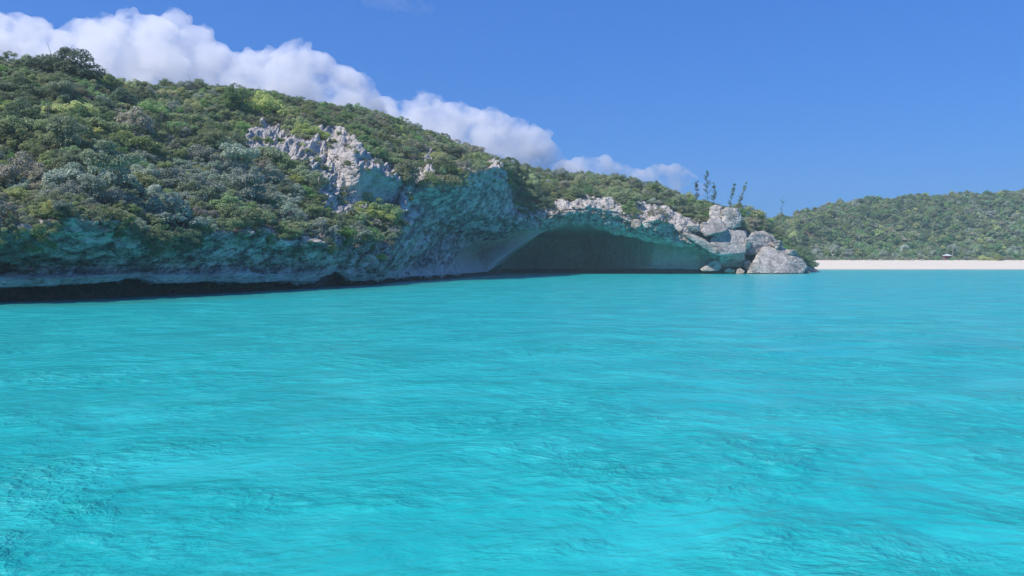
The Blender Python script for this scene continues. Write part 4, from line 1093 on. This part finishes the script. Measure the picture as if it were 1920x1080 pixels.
# ------------------------------------------------------------------ saplings, palms, hut and driftwood
def ground_below(px, py):
    for k in range(0, 60):
        hp = at_pixel(px, py + k)
        if hp is not None: return hp
    return None
def sapling(tip, base, seed, label, mat='deep', bare_=False, width=0.13):
    hp = ground_below(*base); d = hp[1] + 0.4; b0 = P(base[0], base[1], d); b0[2] = hp[2] - 0.2; tp = P(tip[0], tip[1], d)
    r = np.random.default_rng(seed); root = empty('casuarina_sapling' if not bare_ else 'dead_sapling', b0)
    v_ = tp - b0; H = np.linalg.norm(v_); tt = np.linspace(0, 1, 9)[:, None]
    side = np.array([r.normal() * .03, r.normal() * .03, 0]) * H
    tpts = tt * v_ + np.sin(tt * 3.1) * side; paths = [(tpts, np.linspace(0.07, 0.015, 9))]; cs = []
    for _ in range(26 if not bare_ else 14):
        t0 = r.uniform(0.18, 0.97); k = t0 * 8; i0 = int(k); p0 = tpts[i0] * (1 - k + i0) + tpts[min(8, i0 + 1)] * (k - i0)
        a = r.uniform(0, 6.28); L = H * width * (1.25 - t0) * r.uniform(0.6, 1.3) + 0.15
        e = p0 + L * np.array([math.cos(a) * .8, math.sin(a) * .8, 0.75]); paths.append((np.linspace(p0, e, 4), np.linspace(0.022, 0.008, 4)))
        for q in np.linspace(0.3, 1, 4): cs.append((*(p0 + (e - p0) * q), 0.12 + 0.1 * r.random()))
    cs.append((*tpts[-1], 0.2)); cs.append((*tpts[-2], 0.22))
    vv_, f_ = tubes(paths, 5)
    obj('trunk', mesh_np('sapling_trunk', vv_, f_), M_DARK_BARK, root)
    obj('crown', foliage_mesh('sapling_crown', cs, 900 if not bare_ else 130, 0.17, 0.035, seed, 0.3, 1.3), M_LEAF[mat], root)
    return tag(root, label, 'sapling', 'thin saplings on the headland')
sapling((1306, 341), (1307, 378), 1, 'short wispy sapling, leftmost of the trio on the headland skyline')
sapling((1325, 321), (1326, 380), 2, 'tallest wispy sapling in the middle of the skyline trio', width=0.15)
sapling((1337, 344), (1335, 382), 3, 'short wispy sapling right of the tallest one')
sapling((1378, 345), (1367, 398), 4, 'slim leaning sapling behind the perched blocks', width=0.09)
sapling((1400, 343), (1382, 400), 5, 'dense plume-like sapling leaning furthest right behind the perched blocks', 'olive', width=0.09)
sapling((1467, 369), (1461, 425), 6, 'nearly bare dark sapling standing alone against the sky', bare_=True)
special(952, 303, 12, 'sparse', 'dry', 'small bare twiggy bush on the skyline at the cliff corner', 1.1)
special(725, 212, 9, 'sparse', 'dry', 'tiny leafless bush on the skyline beside the rust-brown bush', 1.3, var=1)

def palm_meshes(nf, L, seed, droop=0.7, hgt=2.2):
    r = np.random.default_rng(seed); V_ = []; F_ = []
    for k in range(nf):
        a = 6.283 * k / nf + r.normal() * 0.15; up = r.uniform(-0.25, 1.0); n = 8
        t = np.linspace(0, 1, n); out = L * t * (0.75 + 0.25 * (1 - abs(up))); z = hgt + L * (up * t - droop * t * t)
        c = np.stack([out * math.cos(a), out * math.sin(a), z], 1); sd = np.array([-math.sin(a), math.cos(a), 0])
        for s_ in (-1, 1):
            for i in range(1, n):
                for h in (0.0, 0.5):
                    p0 = c[i - 1] * (1 - h) + c[i] * h; w_ = L * 0.42 * math.sin(math.pi * min(0.97, 0.12 + 0.8 * (i - 1 + h) / (n - 1))) * r.uniform(.8, 1.1)
                    tipp = p0 + sd * s_ * w_ * 0.8 + (c[i] - c[i - 1]) * 0.9 + np.array([0, 0, -0.25 * w_]); wd = (c[i] - c[i - 1]) * 0.36
                    b0 = len(V_); V_ += [p0, p0 + wd, tipp]; F_.append((b0, b0 + 1, b0 + 2))
    tp = [(np.array([[0, 0, -0.4], [0.03, 0.02, hgt * .4], [0.0, 0.05, hgt * .8], [0, 0, hgt]]), np.array([0.13, 0.11, 0.1, 0.09]))]
    tv, tf = tubes(tp, 7)
    return mesh_np('palm_crown', np.array(V_), np.array(F_), False), mesh_np('palm_trunk', tv, tf)
PALMS = [palm_meshes(16, 1.7, 1), palm_meshes(18, 1.5, 2, 0.5, 1.6), palm_meshes(15, 1.6, 3, 0.9, 3.0)]
def palm(loc, s, k, mat, label, group=None):
    root = empty('palm_tree', loc, random.uniform(0, 6.28), s)
    c_, t__ = PALMS[k]
    if not c_.materials: c_.materials.append(M_LEAF['silver'])
    o = obj('crown', c_, None, root); o.material_slots[0].link = 'OBJECT'; o.material_slots[0].material = M_LEAF[mat]
    obj('trunk', t__, M_BARK, root)
    return tag(root, label, 'palm tree', group)
fbv = BVHTree.FromPolygons([tuple(p) for p in FG.reshape(-1, 3)], [tuple(q) for q in grid_faces(nfu, nfv)])
def far_ground(px, d):
    x = (px - 960) / F * d; h = fbv.ray_cast(Vector((x, d, 200)), Vector((0, 0, -1)))
    return np.array([x, d, h[0].z if h[0] is not None else 3.5])
hp = ground_below(1488, 468); q = P(1488, 470, 208.0); q[2] = min(q[2], 6.0)
palm(P(1488, 462, 206.0), 1.25, 2, 'yellow', 'yellowish palm with drooping fronds behind the tip of the headland')
PL = [1530, 1548, 1563, 1578, 1590, 1612, 1655, 1682, 1694, 1708, 1722, 1741, 1750, 1762, 1786, 1795, 1812, 1828, 1899, 1912]
for i, px in enumerate(PL):
    where = 'left of the red hut' if px < 1770 else 'right of the red hut'
    nth = sorted([q for q in PL if (q < 1770) == (px < 1770)], key=lambda q: abs(q - 1774)).index(px)
    palm(far_ground(px, 311 + rng.random() * 6), 1.3 + 0.7 * rng.random(), i % 3, ['silver', 'green', 'silver', 'olive'][i % 4],
         'small thatch palm in the beach thicket %s, %s to it' % (where, RANK[nth]), 'thatch palms behind the beach')
BB = [(1527, 'olive', 1.8, 'olive bush at the left end of the far beach'), (1545, 'dry', 1.3, 'brownish low bush near the left end of the far beach'), (1598, 'green', 1.7, 'green rounded bush on the beach edge below the bright hillside trees'), (1630, 'olive', 1.6, 'low olive bush at the beach edge above the driftwood'),
      (1668, 'silver', 1.6, 'greyish bush at the beach edge right of the driftwood'), (1735, 'olive', 1.5, 'olive bush at the beach edge left of the red hut'), (1822, 'olive', 1.7, 'olive bush at the beach edge right of the red hut'),
      (1845, 'yellow', 2.1, 'broad yellow-green bush spreading onto the sand'), (1868, 'yellow', 2.3, 'largest yellow-green bush spreading onto the sand'), (1885, 'olive', 1.8, 'olive bush right of the largest yellow-green beach bush'), (1908, 'green', 1.7, 'green bush at the right end of the beach thicket')]
for i, (px, m, s_, lab) in enumerate(BB):
    g = far_ground(px, 304.5 if 'spreading' in lab else 306.5)
    shrub((g[0], g[1], g[2] - 0.2), (s_ * 1.3, s_, s_), 'dome', i, m, lab, 'bushes along the far beach')
items = []
for _ in range(420):
    px = rng.uniform(1500, 2150); g = far_ground(px, 304.5 + rng.random() * 5)
    items.append((g[0], g[1], g[2] - 0.15, 0.55 + 0.6 * rng.random(), rng.integers(0, 4) * len(fm) + rng.choice([0, 0, 5, 5, 4, 2])))
scatter('beach_scrub', items, fprot, 'strip of low brownish scrub along the top of the far beach')

def flat_material(name, a, b_, sc=3.0, rough=0.8):
    t = NT(name); n = t.noise(t.n('ShaderNodeTexCoord').outputs['Object'], sc, 4)
    return t.surf(t.bsdf(t.mix(n, a, b_), rough, 0.2))
M_RED = flat_material('dark_red_boards', (0.16, 0.022, 0.022), (0.22, 0.035, 0.03))
M_TIN = flat_material('pale_tin', (0.5, 0.5, 0.52), (0.62, 0.62, 0.62), 2.0, 0.5)
M_WOOD = flat_material('driftwood', (0.5, 0.46, 0.4), (0.66, 0.62, 0.56))
M_DARKW = flat_material('dark_timber', (0.05, 0.035, 0.03), (0.08, 0.06, 0.05))
def box(name, x0, x1, y0, y1, z0, z1, mat, parent):
    v = np.array([[x, y, z] for x in (x0, x1) for y in (y0, y1) for z in (z0, z1)], float)
    f = np.array([[0, 1, 3, 2], [4, 6, 7, 5], [0, 4, 5, 1], [2, 3, 7, 6], [0, 2, 6, 4], [1, 5, 7, 3]])
    return obj(name, mesh_np(name, v, f, False), mat, parent)
g = far_ground(1775, 305.5)
hut = empty('beach_hut', g, 0.0, 0.85)
tag(hut, 'tiny dark red hut with pale roof at the edge of the beach thicket', 'hut')
for i in range(8):
    box('board', -1.4 + i * 0.35 + 0.01, -1.4 + (i + 1) * 0.35 - 0.01, -1.0 + 0.015 * (i % 2), -0.94, 0.2, 1.9, M_RED, hut)
for sx in (-1, 1): box('side_wall', sx * 1.40 - 0.03, sx * 1.40 + 0.03, -0.93, 0.95, 0.2, 1.88, M_RED, hut)
box('rear_wall', -1.36, 1.36, 0.9, 0.96, 0.2, 1.88, M_RED, hut)
box('floor', -1.5, 1.5, -1.05, 1.05, 0.05, 0.195, M_DARKW, hut)
box('counter', -1.0, 0.6, -1.25, -1.01, 1.0, 1.07, M_DARKW, hut)
rv = np.array([[-1.7, -1.3, 1.9], [1.7, -1.3, 1.9], [1.7, 1.2, 1.9], [-1.7, 1.2, 1.9], [-0.35, 0, 2.75], [0.35, 0, 2.75], [-1.7, -1.3, 2.0], [1.7, -1.3, 2.0], [1.7, 1.2, 2.0], [-1.7, 1.2, 2.0]], float)
rme = bpy.data.meshes.new('roof'); rme.from_pydata(rv.tolist(), [], [(3, 2, 1, 0), (0, 1, 7, 6), (1, 2, 8, 7), (2, 3, 9, 8), (3, 0, 6, 9), (6, 7, 5, 4), (7, 8, 5), (8, 9, 4, 5), (9, 6, 4)])
obj('roof', rme, M_TIN, hut)
for i, (px, L, lab) in enumerate([(1633, 2.6, 'pale driftwood log lying at the left top of the far beach'), (1652, 1.8, 'short pale driftwood log right of the longest log'), (1711, 1.3, 'small white driftwood piece midway along the far beach'), (1729, 1.5, 'small white driftwood piece nearest the red hut')]):
    g = far_ground(px, 302.6); pts_ = [np.array([(k / 5 - .5) * L, 0.06 * math.sin(k * 2 + i), 0.16 + 0.05 * math.sin(k * 1.7)]) for k in range(6)]
    v, f = tubes([(np.array(pts_), np.array([.16, .2, .19, .17, .13, .07])), (np.array([pts_[2], pts_[2] + (.3, .1, .35), pts_[2] + (.5, .1, .6)]), np.array([.09, .06, .03]))], 7)
    o = obj('driftwood_log', mesh_np('driftwood_log', v, f), M_WOOD); o.location = g; o.rotation_euler = (0, 0, 0.15 * i - .2)
    tag(o, lab, 'driftwood', 'driftwood on the far beach')

# ------------------------------------------------------------------ thin sea haze
t = NT('sea_haze')
pv = t.n('ShaderNodeVolumePrincipled'); pv.inputs['Color'].default_value = (0.97, 0.98, 1.0, 1); pv.inputs['Density'].default_value = 0.00038; pv.inputs['Anisotropy'].default_value = 0.2
t.l(pv.outputs[0], t.out.inputs['Volume'])
hz = box('haze', -620, 1150, -620, 620, -7, 62, t.m, None)
tag(hz, 'thin bluish haze lying over the bay', None, kind='stuff')
